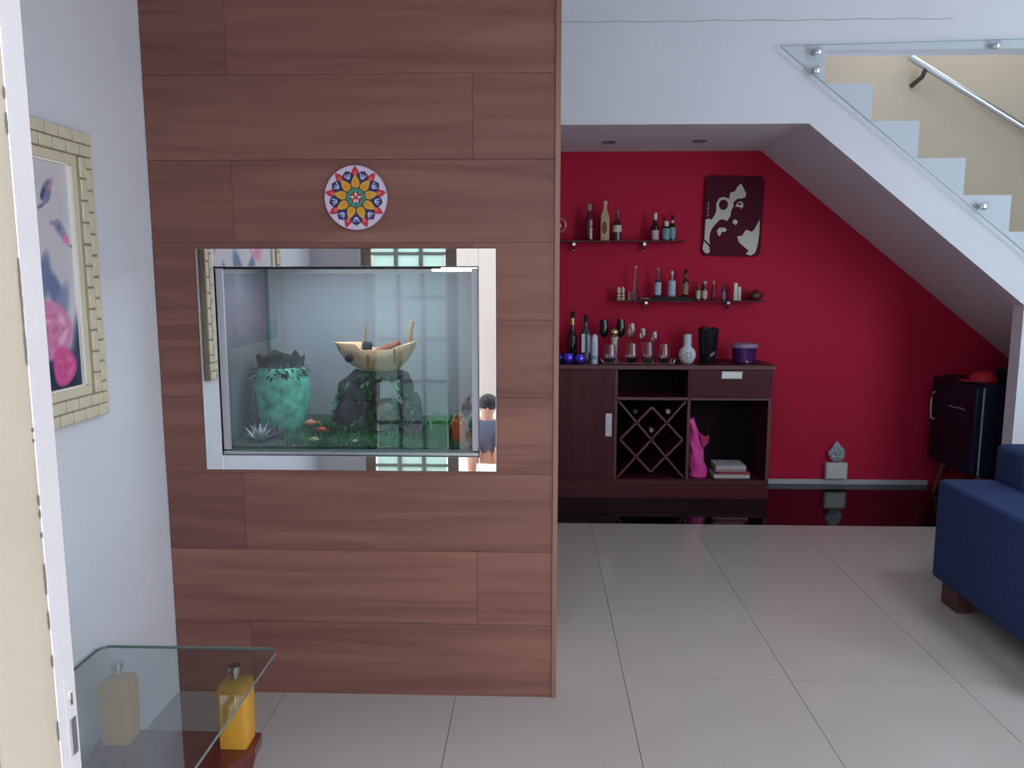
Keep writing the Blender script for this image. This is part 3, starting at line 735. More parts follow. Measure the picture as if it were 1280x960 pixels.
# pale front edges of the boards
eb = mat('wenge_edge', (96, 56, 56), .5)
for x0, x1, z0, z1 in ((.5035, .5205, .13, .655), (.9765, .9935, .13, .655), (.5035, .5205, .675, .855), (1.4945, 1.5135, .13, .672)):
    B().box(x0, x1, CYF-.0015, CYF+.0005, z0, z1).build('edge_band', eb, bc)
for x0, x1, z0, z1 in ((.522, .975, .657, .673), (.996, 1.4925, .657, .672), (.024, 1.49, .105, .112)):
    B().box(x0, x1, CYF+.0003, CYF+.0022, z0, z1).build('edge_band', eb, bc)

# ------------------------------------------------------------------ bottles
def gm(name, rgb, rough=.12): return mat(name, rgb, rough, spec=.6, coat=.3)
G_BLACK = gm('dark_bottle_glass', (20, 22, 20)); G_BROWN = gm('brown_bottle_glass', (60, 28, 18)); G_RED = gm('deep_red_glass', (92, 22, 28))
G_CLEAR = thin_glass('bottle_clear', (206, 204, 210), 1.2, .06)
def bottle(name, label, loc, h, r, body, neck=.36, neck_h=.32, cap=None, cap_h=.1, band=None, bz=(.12, .45), cat='bottle', group=None, square=False, neckband=None, round_top=False):
    """round bottle: body, cap and paper label as parts; h and r are outer sizes"""
    t = thing(name, label, cat, loc, group)
    rn = r*neck; zs_ = h*(1-neck_h)
    n = 4 if square else 20
    prof = [(r*.9, 0), (r, h*.015), (r, zs_*.82), (r*.93, zs_*.9), (r*.62, zs_*.98), (rn*1.08, zs_+h*.05), (rn, zs_+h*.09), (rn, h*(1-cap_h*.5))]
    b = B().lathe(prof, n=n)
    if square: bmesh.ops.rotate(b.bm, verts=b.bm.verts[:], matrix=Matrix.Rotation(PI/4, 3, 'Z'), cent=(0, 0, 0)); bmesh.ops.scale(b.bm, vec=(1.25, 1.25, 1), verts=b.bm.verts[:])
    b.build('glass_body', body, t, True, True)
    if cap: B().lathe([(rn*1.18, h*(1-cap_h)), (rn*1.2, h*(1-cap_h*.1)), (rn*1.05, h)], n=16).build('cap', cap, t, True, True)
    if neckband: B().lathe([(rn*1.12, h*(1-cap_h)-h*.14), (rn*1.1, h*(1-cap_h))], n=16).build('neck_foil', neckband, t, True, True)
    if band:
        k = 1.012 if not square else .9
        if square: B().box(-r*.92, r*.92, -r*.905, -r*.885, h*bz[0], h*bz[1]).build('paper_label', band, t, False, True)
        else: B().lathe([(r*k, h*bz[0]), (r*k, h*bz[1])], n=20, close=False).build('paper_label', band, t, True, True)
    return t
P_PINK = mat('paper_pink', (206, 170, 176), .7); P_WHITE = mat('paper_white', (214, 212, 216), .7); P_TEAL = mat('paper_teal', (120, 156, 160), .7, noise=.2, nscale=60)
P_CREAM = mat('paper_cream', (200, 190, 172), .7); P_BROWN = mat('paper_brown', (146, 116, 92), .7, noise=.2, nscale=70); P_BLUE = mat('paper_blue', (168, 184, 200), .7, noise=.15, nscale=60)
C_RED = mat('cap_red', (150, 30, 40), .4); C_GOLD = mat('foil_gold', (190, 160, 100), .35, metal=.7); C_DARK = mat('cap_dark', (22, 17, 22), .5, spec=.25); C_PURPLE = mat('cap_purple', (70, 40, 90), .4)

# --- wall shelves
def shelf(label, x0, x1, zt, brackets):
    t = thing('wall_shelf', label, 'shelf', ((x0+x1)/2, YB, zt-.008))
    B().box(x0, x1, YB-.155, YB-.001, zt-.008, zt, .001, 1).build('shelf_board', mat('smoked_board', (58, 26, 34), .25, spec=.35), t)
    for x in brackets:
        br = B().box(x-.012, x+.012, YB-.05, YB-.0005, zt-.030, zt-.0085, .003, 1).build('bracket', M_CHROME, t)
        B().lathe([(.010, zt-.062), (.012, zt-.056), (.008, zt-.048), (.006, zt-.030)], c=(x-.003, YB-.035, 0), n=14).build('clamp_knob', M_CHROME, br, True)
Z1, Z2 = 1.688, 1.292
shelf('upper smoked shelf of bottles left of the maroon panel', -.02, .985, Z1, (.245, .722))
shelf('lower smoked shelf of miniatures above the bar cabinet', .512, 1.520, Z2, (.742, 1.30))
YI = 5.345
g1, g2 = 'bottles on the upper wall shelf', 'bottles on the lower wall shelf'
rg = thing('hoop_ornament', 'gold hoop ornament on a small stand at the end of the upper shelf', 'ornament', (.140, YI, Z1))
hp = [(.046*math.cos(a), 0, .105+.046*math.sin(a)) for a in [2*PI*k/24 for k in range(25)]]
B().tube(hp, .005, 8).build('hoop', C_GOLD, rg, True, True)
B().lathe([(.024, 0), (.022, .008), (.006, .014), (.005, .062)], n=16).build('stand', C_DARK, rg, True, True)
B().ball((-.0, -.002, .10), .017, 2).build('bead', P_CREAM, rg, True, True)
bt = bottle('liquor_bottle', 'tall dark red bottle with a pale vertical strip on the upper shelf', (.344, YI, Z1), .243, .029, G_RED, .42, .3, mat('cap_grey', (150, 130, 134), .3), .16)
B().box(.004, .019, -.0310, -.0285, .01, .085).build('pale_strip', P_CREAM, bt, False, True)
B().box(.006, .018, -.0305, -.0285, .10, .14).build('pale_strip', P_PINK, bt, False, True)
tb = thing('stoneware_bottle', 'tan square stoneware bottle with a brown oval emblem', 'bottle', (.448, YI, Z1), g1)
b = B(); b.box(-.029, .029, -.029, .029, 0, .160, .004, 2); b.build('body', mat('tan_stone', (188, 152, 122), .6, noise=.08, nscale=40), tb, True, True)
B().prism([(-.029, .158), (.029, .158), (.012, .205), (-.012, .205)], -.02, .02).build('shoulder', MATS['tan_stone'], tb, False, True)
B().lathe([(.0115, .203), (.0115, .232), (.0145, .234), (.0145, .262), (.010, .264)], n=16).build('stopper', mat('tan_pale', (206, 176, 150), .6), tb, True, True)
ov = [( -.004+.017*math.cos(2*PI*k/24), .086+.042*math.sin(2*PI*k/24)) for k in range(24)]
B().prism(ov, -.0305, -.0285).build('emblem', mat('emblem_brown', (118, 58, 46), .6), tb, False, True)
bottle('wine_bottle', 'dark wine bottle with a small cream label next to the tan bottle', (.531, YI, Z1), .206, .029, G_BROWN, .36, .36, mat('cap_rust', (128, 88, 78), .4), .1, P_CREAM, (.28, .5), group=g1)
bottle('wine_bottle', 'black bottle with white neck foil and pink label on the upper shelf', (.785, YI, Z1), .184, .0245, G_BLACK, .42, .4, mat('foil_white', (216, 204, 206), .4), .24, P_PINK, (.05, .38), group=g1)
bottle('small_bottle', 'short round bottle with white cap and teal label', (.855, YI-.02, Z1), .128, .0255, G_BLACK, .5, .3, mat('cap_white', (220, 206, 212), .4), .26, P_TEAL, (.08, .62), group=g1)
bottle('small_bottle', 'slim black bottle with red ring and teal label at the shelf end', (.902, YI+.02, Z1), .172, .0225, G_BLACK, .4, .36, C_DARK, .2, P_TEAL, (.1, .52), group=g1, neckband=P_PINK)
# lower shelf
def shaker(x, label):
    t = thing('figurine', label, 'figurine', (x, YI, Z2), g2)
    B().lathe([(.011, 0), (.0125, .01), (.0125, .045), (.010, .055), (.012, .066), (.010, .082), (.004, .090)], n=14).build('body', mat('cream_ceramic', (206, 192, 170), .4), t, True, True)
    for z in (.02, .04): B().lathe([(.0128, z), (.0128, z+.008)], n=14, close=False).build('stripe', mat('stripe_brown', (120, 84, 72), .5), t, True, True)
shaker(.550, 'cream ceramic shaker with brown stripes at the end of the lower shelf'); shaker(.578, 'cream ceramic shaker with brown stripes beside the shot glass')
sg = thing('shot_glass', 'tiny clear shot glass beside the glass tower bottle', 'glass', (.617, YI-.02, Z2))
B().lathe([(.008, 0), (.0085, .004), (.011, .058)], n=14, close=False).build('wall', G_CLEAR, sg, True, True); B().lathe([(.0078, .0005), (.0078, .006)], n=12).build('base', mat('thick_glass', (190, 176, 184), .1), sg, True, True)
tw = thing('tower_bottle', 'tall tapering clear pinkish glass tower bottle on the lower shelf', 'bottle', (.662, YI, Z2))
B().lathe([(.030, 0), (.030, .012), (.024, .045), (.019, .06), (.016, .075), (.012, .14), (.0085, .2), (.006, .215)], n=4).build('glass_body', thin_glass('pink_clear', (230, 192, 204), 1.4, .28), tw, False, True)
B().lathe([(.007, .213), (.008, .222), (.004, .232)], n=10).build('stopper', P_PINK, tw, True, True)
sd = thing('bottle_stand', 'low black curved stand carrying three bottles on the lower shelf', 'stand', (.905, YI, Z2))
prf = [(-.150, .0), (.150, 0), (.150, .010), (.11, .020), (.05, .024), (-.05, .024), (-.11, .018), (-.150, .006)]
B().prism(prf, -.035, .035).build('body', C_DARK, sd, False, True)
B().tube([(-.15, -.02, .008), (-.19, -.02, .012), (-.215, -.02, .007)], [.006, .005, .002], 8).build('silver_tip', M_STEEL, sd, True, True)
bottle('liquor_bottle', 'clear bottle with thin neck and white label on the black stand', (.812, YI, Z2+.021), .196, .023, gm('greyish_glass', (70, 60, 66)), .26, .42, mat('cap_grey2', (150, 120, 130), .4), .1, P_BLUE, (.08, .5), group=g2)
bottle('liquor_bottle', 'pale bottle with round white stopper at the middle of the black stand', (.907, YI, Z2+.0245), .172, .025, gm('pale_glass', (150, 132, 142)), .32, .34, mat('stopper_white', (222, 206, 208), .4), .14, P_BLUE, (.06, .62), group=g2)
bottle('liquor_bottle', 'dark brown bottle with tan label on the black stand', (.998, YI, Z2+.021), .186, .021, G_BROWN, .42, .36, C_DARK, .16, P_BROWN, (.1, .48), group=g2)
bottle('miniature_bottle', 'miniature liquor bottle with pale green label beside the black stand', (1.085, YI, Z2), .122, .0165, gm('olive_glass', (74, 70, 50)), .42, .36, C_RED, .2, mat('paper_green', (176, 178, 156), .7), (.1, .55), group=g2)
bottle('miniature_bottle', 'miniature bottle with pink label and wide pale cap', (1.128, YI, Z2), .128, .0175, G_RED, .6, .3, P_PINK, .14, P_PINK, (.1, .5), group=g2)
bottle('miniature_bottle', 'slim dark red miniature bottle with light cap', (1.187, YI, Z2), .130, .0135, G_RED, .5, .36, mat('cap_salmon', (190, 130, 130), .4), .16, mat('paper_red', (120, 50, 52), .7), (.1, .5), group=g2)
bottle('miniature_bottle', 'small purple miniature bottle near the white boxes', (1.254, YI, Z2), .100, .0165, gm('purple_glass', (82, 46, 104)), .45, .3, C_PURPLE, .2, mat('paper_lilac', (128, 96, 134), .7), (.1, .5), group=g2)
def small_carton(x, w, h, label, y=0):
    t = thing('small_carton', label, 'box', (x, YI+y, Z2), 'white cartons on the lower shelf')
    B().box(-w, w, -w, w, 0, h, .001, 1).build('carton', mat('carton_white', (216, 208, 196), .6), t, False, True)
    B().box(-w*.5, w*.5, -w-.0008, -w+.0005, h*.15, h*.6).build('print', P_CREAM, t, False, True)
    B().box(-w*.7, w*.7, -w*.7, w*.7, h, h+.003).build('flap', mat('carton_flap', (226, 220, 210), .6), t, False, True)
small_carton(1.334, .012, .113, 'tall narrow white carton on the lower shelf'); small_carton(1.358, .0095, .088, 'shorter white carton beside the dark red teapot', -.008)
pt2 = thing('small_teapot', 'dark red round clay teapot at the end of the lower shelf', 'teapot', (1.468, YI, Z2))
M_CLAY = mat('dark_clay', (84, 26, 32), .35)
B().lathe([(.026, 0), (.040, .014), (.044, .03), (.036, .05), (.016, .060)], n=22).build('body', M_CLAY, pt2, True, True)
B().lathe([(.017, .058), (.014, .066), (.005, .07), (.006, .076), (.003, .08)], n=14).build('lid', M_CLAY, pt2, True, True)
B().tube([(-.034, 0, .035), (-.050, 0, .05), (-.056, 0, .072)], [.009, .007, .005], 8).build('spout', M_CLAY, pt2, True, True)
B().tube([(.038, 0, .044), (.056, 0, .046), (.058, 0, .024), (.042, 0, .016)], .004, 8).build('handle', M_CLAY, pt2, True, True)

# --- things on the bar cabinet
gb = 'things on the bar cabinet'
bottle('champagne_bottle', 'dark champagne bottle with gold neck foil on the bar cabinet', (.235, 5.25, CH), .335, .032, G_BLACK, .40, .42, C_DARK, .13, None, group=gb, neckband=C_GOLD)
bottle('liquor_bottle', 'clear spirits bottle with dark cap and white labels on the bar cabinet', (.326, 5.28, CH), .312, .040, gm('grey_clear', (66, 70, 80)), .30, .32, C_DARK, .16, None, group=gb)
cn = thing('spray_can', 'slim white and pale blue spray can at the front of the bar cabinet', 'spray can', (.372, 5.09, CH))
B().lathe([(.022, 0), (.023, .004), (.023, .135), (.021, .145)], n=20).build('can', mat('can_blue', (186, 198, 216), .35), cn, True, True)
B().lathe([(.0208, .146), (.0208, .172), (.016, .188), (.006, .193)], n=20).build('cap', mat('can_cap', (206, 212, 222), .35), cn, True, True)
B().lathe([(.0233, .03), (.0233, .055)], n=20, close=False).build('stripe', mat('can_stripe', (120, 150, 190), .4), cn, True, True)
def votive(x, y, r, label, m):
    t = thing('glass_votive', label, 'candle holder', (x, y, CH), 'purple votives on the bar cabinet')
    B().lathe([(r*.5, 0), (r*.85, r*.25), (r, r*.8), (r*.93, r*1.35), (r*.72, r*1.75), (r*.66, r*1.72), (r*.86, r*1.3)], n=24, close=False).build('bowl', m, t, True, True)
    B().lathe([(r*.5, .001), (r*.82, r*.4), (r*.86, r*.8), (.001, r*.82)], n=20, close=False).build('wax', mat('wax_violet', (92, 70, 190), .3), t, True, True)
MV = mat('violet_mirror_glass', (96, 70, 230), .08, metal=.6, spec=.8)
votive(.205, 5.12, .038, 'shiny violet glass votive beside the dark champagne bottle foot', MV); votive(.280, 5.10, .035, 'shiny violet glass votive next to the white spray can', MV)
votive(.148, 5.15, .035, 'dark blue glass votive partly behind the violet ones', mat('blue_mirror_glass', (40, 56, 120), .1, metal=.6))
def goblet(x, y, h, r, label, bowl, stem, z0=CH, name='goblet', group='glasses on the bar cabinet', tulip=True):
    t = thing(name, label, 'glass', (x, y, z0), group)
    B().lathe([(r*.9, 0), (r*.85, .003), (.005, .008), (.004, h*.56)], n=18).build('stem', stem, t, True, True)
    B().lathe([(.004, h*.56), (r*.8, h*.62), (r, h*.72), (r*.98, h*.86), (r*.82, h)], n=20, close=False).build('bowl', bowl, t, True, True)
MK = mat('black_crystal', (14, 18, 22), .08, spec=.8)
goblet(.450, 5.30, .275, .031, 'black bowled crystal goblet left of the gold trophy cup', MK, G_CLEAR); goblet(.566, 5.32, .280, .030, 'black bowled crystal goblet right of the gold trophy cup', MK, G_CLEAR)
tp = thing('trophy_cup', 'small trophy with a gold ball on a white ribbed column', 'trophy', (.517, 5.26, CH))
B().lathe([(.026, 0), (.026, .012), (.018, .018)], n=18).build('base', P_CREAM, tp, True, True)
B().lathe([(.016, .018)] + [(.019 if k % 2 else .022, .03+.012*k) for k in range(10)] + [(.028, .165)], n=18).build('column', mat('trophy_white', (206, 196, 188), .25), tp, True, True)
B().lathe([(.005, .165)] + [(.029*math.sin(a), .195-.029*math.cos(a)) for a in [PI*k/10 for k in range(1, 10)]] + [(.003, .225)], n=20).build('ball', mat('bright_gold', (226, 204, 150), .15, metal=.9), tp, True, True)
G_WINE = thin_glass('wine_glass', (240, 228, 232), 1.5, .10)
goblet(.636, 5.31, .255, .038, 'tall clear wine glass standing behind the snifters', G_WINE, G_WINE); goblet(.712, 5.32, .222, .034, 'shorter clear wine glass beside the tall one', G_WINE, G_WINE); goblet(.790, 5.31, .20, .036, 'clear wine glass behind the green based snifter', G_WINE, G_WINE)
tr_ = thing('serving_tray', 'long low glass tray carrying the snifter glasses', 'tray', (.660, 5.16, CH))
B().box(-.235, .235, -.085, .085, .002, .007, .002, 1).build('plate', mat('tray_glass', (120, 104, 112), .08, spec=.8), tr_, False, True)
for sx in (-.2, .2):
    for sy in (-.07, .07): B().lathe([(.012, 0), (.014, .0022)], c=(sx, sy, 0), n=12).build('foot', M_CHROME, tr_, True, True)
for s in (-1, 1): B().tube([(s*.232, -.05, .008), (s*.24, -.045, .024), (s*.24, .045, .024), (s*.232, .05, .008)], .004, 8).build('tray_handle', M_CHROME, tr_, True, True)
def snifter(x, r, h, label, m, y=5.14):
    t = thing('snifter_glass', label, 'glass', (x, y, CH+.0072), 'snifters on the tray')
    B().lathe([(r*.55, .0), (r*.9, h*.14), (r, h*.3), (r*.98, h*.46), (r*.86, h*.74), (r*.78, h)], n=22, close=False).build('bowl', G_WINE, t, True, True)
    B().lathe([(r*.54, .001), (r*.86, h*.13), (r*.93, h*.24), (.001, h*.245)], n=22, close=False).build('tinted_base', m, t, True, True)
snifter(.478, .045, .115, 'round snifter glass with a blue tinted base on the tray', mat('tint_teal', (48, 78, 96), .1)); snifter(.622, .042, .125, 'snifter glass with a nearly black base beside the blue one', mat('tint_black', (34, 22, 28), .1))
snifter(.728, .043, .130, 'snifter glass with a green tinted base on the tray', mat('tint_green', (82, 92, 52), .1)); snifter(.832, .041, .120, 'snifter glass with a dark violet base near the white flask', mat('tint_violet', (40, 26, 44), .1))
fk = thing('round_flask', 'white round ceramic flask with a stubby neck and grey leaf motif', 'flask', (.987, 5.16, CH))
B().lathe([(.030, 0), (.044, .012), (.056, .04), (.057, .062), (.047, .09), (.030, .106), (.026, .112), (.026, .118)], n=28).build('body', mat('white_ceramic', (214, 212, 218), .3), fk, True, True)
B().lathe([(.027, .118), (.027, .186), (.023, .192)], n=22).build('neck_cap', mat('grey_white', (186, 190, 196), .3), fk, True, True)
lf = B()
for k in range(6):
    a = k*PI/3; lf.prism([(.006*math.cos(a)-.0, .055+.006*math.sin(a)), (.022*math.cos(a+.25), .055+.022*math.sin(a+.25)), (.026*math.cos(a), .055+.026*math.sin(a)), (.022*math.cos(a-.25), .055+.022*math.sin(a-.25))], -.0575, -.050)
lf.build('leaf_motif', mat('motif_grey', (120, 126, 134), .5), fk, False, True)
bk = thing('ice_bucket', 'tall black tapered bucket with a pale leaf print and crumpled wrap inside', 'bucket', (1.131, 5.20, CH))
B().lathe([(.050, 0), (.052, .004), (.068, .222), (.071, .226), (.066, .226), (.050, .01)], n=28, close=False).build('pail', mat('black_plastic', (24, 24, 30), .3), bk, True, True)
B().ball((-.028, -.01, .222), .030, 2, .16, (1, .9, .75)).build('wrap', thin_glass('cellophane', (200, 170, 180), 1.2, .2), bk, False, True)
B().ball((.03, .0, .222), .02, 2, .16, (.7, .7, .8)).build('cork_bag', C_DARK, bk, True, True)
pl_ = B(); pl_.prism([(-.002, .045), (.012, .068), (.034, .080), (.032, .062), (.016, .048)], -.0600, -.050); pl_.build('leaf_print', mat('print_grey', (120, 126, 124), .5), bk, False, True)
pc = thing('plastic_pot', 'purple plastic pot with a tilted translucent lilac lid', 'pot', (1.366, 5.18, CH))
B().lathe([(.066, 0), (.074, .006), (.080, .098), (.082, .104)], n=32).build('pot', mat('purple_plastic', (74, 26, 92), .25), pc, True, True)
ld = B().lathe([(.087, .104), (.089, .112), (.087, .128), (.075, .133)], n=32).build('lid', mat('lilac_lid', (150, 124, 156), .3), pc, True, True)
B().lathe([(.006, 0), (.006, .004)], c=(.0, -.0815, .016), n=10, axis='y').build('stud', M_STEEL, pc, True, True)
# clear bottle label strips
vod = [o for o in bpy.data.objects if o.get('label', '').startswith('clear spirits bottle')][0]
B().box(-.030, -.008, -.0425, -.0395, .06, .185).build('paper_label', P_WHITE, vod, False, True)
B().box(.010, .028, -.0415, -.037, .06, .175).build('paper_label', P_BLUE, vod, False, True)

# --- in the cabinet
def lying(x, z, label, capm):
    t = thing('wine_bottle', label, 'bottle', (x, 5.17, z), 'wine bottles in the lattice')
    B().lathe([(.030, .22), (.035, .215), (.035, .02), (.030, -.005), (.014, -.035), (.0125, -.10)], n=18, axis='y').build('glass_body', G_BLACK, t, True, True)
    B().lathe([(.0138, -.125), (.0148, -.120), (.0140, -.065)], n=16, axis='y').build('capsule', capm, t, True, True)
c_r = (cxm+.106, czm+.124); c_l = (cxm-.106, czm+.124)
lying(c_r[0], c_r[1]+.062, 'wine bottle with pale grey capsule lying in the top of the lattice', mat('capsule_grey', (150, 146, 142), .4)); lying(c_l[0], c_l[1]+.062, 'wine bottle with dark teal capsule lying in the top of the lattice', mat('capsule_teal', (32, 48, 54), .4))
lying(cxm, czm+.062, 'wine bottle with dull grey capsule lying in the middle diamond', mat('capsule_dull', (122, 116, 108), .4))
pb = thing('gift_bag', 'bright pink plastic bag leaning against the bay side of the cabinet', 'bag', (1.062, 5.13, .128))
bb = B(); nxb, nzb = 10, 14; ringv = []
for j in range(nzb+1):
    v = j/nzb; row = []
    for i in range(16):
        a = 2*PI*i/16; w = (.060-.040*v**1.3); d = .045*(1-.6*v)
        row.append(bb.bm.verts.new((w*math.cos(a)*(1+.08*math.sin(a*3+j))-.052*v**1.6+.012+.006*math.sin(j*1.3), d*math.sin(a)+.006*math.sin(3*a+j*.9), .395*v+.006*math.sin(a*2+j))))
    ringv.append(row)
for a, b in zip(ringv, ringv[1:]):
    for i in range(16): bb.bm.faces.new((a[i], a[(i+1) % 16], b[(i+1) % 16], b[i]))
bb.bm.faces.new(ringv[0][::-1]); bb.bm.faces.new(ringv[-1])
bb.build('bag_body', mat('pink_plastic', (224, 64, 158), .4, noise=.12, nscale=14), pb, True, True)
fl2 = B(); fl2.prism([(.01, .30), (.05, .275), (.075, .285), (.072, .235), (.045, .20), (.03, .22)], -.03, -.026); fl2.build('flap', mat('pink_dark', (176, 34, 96), .5), pb, False, True)
pp = B()
for k in range(5): pp.prism([(.018+.004*k, .10+.022*k), (.030+.002*k, .105+.022*k), (.024+.003*k, .117+.022*k)], -.047+.004*k, -.040+.004*k)
pp.build('print', mat('bag_print', (224, 176, 206), .5), pb, False, True)
mz = [('white magazine at the bottom of the stack beside the pink bag', .024, .018, 0.00, (196, 190, 190), .118), ('red covered magazine in the stack beside the pink bag', .020, .012, .012, (150, 50, 60), .105), ('grey magazine with reddish print in the cabinet stack', .018, .014, -.01, (170, 140, 146), .10), ('pale magazine lying on top of the cabinet stack', .022, .012, -.008, (188, 182, 186), .098)]
z = .128
for lab, hh, _, dx, c, hw in mz:
    t = thing('magazine', lab, 'magazine', (1.290+dx, 5.16, z), 'magazines in the cabinet bay')
    B().box(-hw, hw, -.085, .085, .0, hh-.003, .001, 1).build('pages', mat('pages_%d' % c[1], tuple(int(v*.9+14) for v in c), .8, noise=.25, nscale=70, stretch=(1, 1, 8)), t, False, True)
    B().box(-hw-.001, hw+.001, -.087, .087, hh-.003, hh-.0002).build('cover', mat('cover_%d' % c[1], c, .5, noise=.2, nscale=30), t, False, True)
    z += hh

# ------------------------------------------------------------------ maroon portrait panel
pn = thing('portrait_panel', 'maroon rounded wall panel with a cream stencil of a face', 'wall panel', (1.310, YB, 1.588), rz=0)
PW, PHh, PR = .196, .532, .035
rr = []
for cx_, cz_, a0_ in ((PW-PR, PHh-PR, 0), (-PW+PR, PHh-PR, PI/2), (-PW+PR, PR, PI), (PW-PR, PR, 3*PI/2)):
    rr += [(cx_+PR*math.cos(a0_+k*PI/12), cz_+PR*math.sin(a0_+k*PI/12)) for k in range(7)]
B().prism(rr, -.022, -.001).build('panel', mat('maroon_lacquer', (78, 14, 36), .6, spec=.12), pn, False, True)
# stencil areas, in the crop's own units: x 130..740, y 80..880
def sx(x): return (x-437)/610*2*PW
def sz(y): return (880-y)/800*PHh
patches = [
 [(500, 155), (528, 205), (556, 250), (550, 290), (520, 300), (470, 305), (430, 340), (432, 385), (412, 420), (405, 480), (372, 530), (345, 512), (300, 515), (262, 555), (225, 600), (205, 650), (200, 700), (208, 765), (150, 715), (152, 520), (180, 508), (215, 520), (245, 470), (258, 430), (255, 350), (285, 300), (330, 292), (390, 310), (385, 285), (395, 245), (440, 235), (465, 185)],
 [(455, 385), (500, 385), (512, 405), (535, 385), (530, 345), (505, 330), (470, 345)],
 [(432, 535), (455, 508), (488, 530), (470, 568), (445, 552)],
 [(275, 625), (300, 597), (355, 595), (378, 615), (365, 635), (325, 640), (310, 680), (290, 672)],
 [(145, 735), (205, 790), (213, 840), (195, 858), (160, 850), (135, 815)],
 [(715, 510), (718, 640), (708, 760), (690, 835), (650, 868), (592, 855), (620, 820), (560, 775), (510, 735), (492, 680), (540, 672), (580, 612), (640, 632), (668, 600), (690, 555)]]
MCR = mat('stencil_cream', (196, 190, 178), .5)
for pz in patches: B().prism([(sx(a), sz(b_)) for a, b_ in pz], -.0235, -.0215).build('cream_patch', MCR, pn, False, True)
dmt = MATS['maroon_lacquer']
B().prism([(sx(328+48*math.cos(2*PI*k/20)), sz(368+52*math.sin(2*PI*k/20))) for k in range(20)], -.0245, -.0232).build('maroon_patch', dmt, pn, False, True)
B().prism([(sx(a), sz(b_)) for a, b_ in [(470, 350), (505, 345), (520, 358), (500, 366), (475, 362)]], -.0245, -.0232).build('maroon_patch', dmt, pn, False, True)
for k, zz in enumerate((345, 375, 400, 430, 465)): B().prism([(sx(165), sz(zz)), (sx(180), sz(zz-3)), (sx(182), sz(zz+15)), (sx(166), sz(zz+18))], -.0232, -.0215).build('cream_patch', mat('stencil_dim', (150, 120, 122), .5), pn, False, True)
pn.rotation_euler = (0, math.radians(1.2), 0)

# ------------------------------------------------------------------ socket box on the red wall
so = thing('socket_box', 'white surface-mounted wall socket box low on the red wall', 'socket', (2.093, YB, .045))
B().box(-.074, .074, -.045, -.0005, 0, .118, .004, 2).build('housing', mat('socket_white', (196, 192, 190), .4), so, True, True)
B().box(-.062, .062, -.0465, -.0445, .012, .106, .001, 1).build('face_plate', mat('plate_white', (210, 206, 204), .4), so, False, True)
for x in (-.02, .0, .02): B().lathe([(.003, -.0472), (.003, -.046)], c=(x, 0, .06 if x else .068), n=8, axis='y').build('pin_hole', C_DARK, so, False, True)
cr = bmesh.new(); bmesh.ops.create_icosphere(cr, subdivisions=3, radius=1)
for v in cr.verts:
    k = .78+.42*abs(math.sin(v.co.x*5.1+v.co.z*3.3)*math.cos(v.co.z*6.2-v.co.y*4)) + random.uniform(-.09, .09)
    h = (v.co.z+1)/2; w = .066*(1-h)**.55+.006
    v.co = Vector((v.co.x*k*w*1.05-.006*h, v.co.y*k*w*.42-.026, .002+h*.150))
cm = B(); cm.add(cr)
o = cm.build('crumpled_plastic', mat('crumpled_grey', (150, 154, 162), .4)); o.location = (2.095, YB-.004, .1635)
tag(o, 'crumpled grey-white plastic scrap lying on the wall socket box', 'plastic scrap')

# ------------------------------------------------------------------ retro fridge under the stairs
fr = thing('mini_fridge', 'small dark navy fridge on splayed wooden legs under the stairs', 'fridge', (2.90, 5.02, 0))
FX0, FX1, FY0, FY1, FZ0, FZ1 = 2.712, 3.14, 4.765, 5.29, .225, .800
M_FR = mat('navy_black_enamel', (24, 26, 46), .42, spec=.2)
B().box(FX0, FX1, FY0, FY1, FZ0, FZ1, .012, 3).build('body', M_FR, fr, True)
dd = B().box(FX0-.052, FX0-.006, FY0, FY1, FZ0+.01, FZ1-.012, .010, 3).build('door', M_FR, fr, True)
B().box(FX0-.005, FX0-.001, FY0-.003, FY1, FZ0+.01, FZ1-.02).build('door_seal', mat('seal_grey', (150, 166, 180), .4), fr)
B().box(FX0-.010, FX0-.0055, FY0-.004, FY0+.002, FZ0+.015, FZ1-.02).build('chrome_strip', mat('silver_strip', (150, 170, 186), .4, metal=.3), dd)
hy = FY1-.055
B().tube([(FX0-.053, hy, .690), (FX0-.075, hy, .684), (FX0-.080, hy, .64), (FX0-.080, hy, .56), (FX0-.075, hy, .515), (FX0-.053, hy, .508)], .007, 10).build('handle', mat('silver_badge', (186, 190, 198), .4, metal=.3), dd, True)
B().tube([(FX0-.0535, 5.06, .628), (FX0-.0545, 5.0, .624), (FX0-.0545, 4.93, .632), (FX0-.0535, 4.87, .626)], .004, 8).build('script_emblem', mat('silver_badge', (186, 190, 198), .4, metal=.3), dd, True)
for x in (FX0+.04, FX1-.05):
    for y in (FY0+.06, FY1-.06):
        ox = -.05 if x < 2.9 else .05; oy = -.035 if y < 5 else .035
        B().tube([(x, y, FZ0+.004), (x+ox, y+oy, .0)], [.022, .012], 12).build('leg', mat('leg_brown', (120, 66, 58), .45), fr, True)
rc = thing('red_cap', 'rounded red cap lying on top of the small dark fridge', 'cap', (2.800, 4.95, FZ1))
B().lathe([(.078, 0), (.080, .012), (.074, .035), (.052, .055), (.012, .064)], n=24).build('crown', mat('cap_cloth', (190, 36, 46), .7), rc, True, True)
B().prism([(-.13, -.045), (-.05, -.065), (-.05, .065), (-.13, .045), (-.145, 0)], .001, .008, 'z').build('visor', mat('cap_visor', (170, 30, 42), .7), rc, False, True)
kb = thing('black_pouch', 'soft black pouch on the fridge top beside the red cap', 'pouch', (2.96, 4.92, FZ1))
b = B(); b.box(-.075, .075, -.07, .07, .0, .085, .028, 4); b.build('pouch_body', mat('black_cloth', (20, 18, 24), .8, noise=.2, nscale=60), kb, True, True)
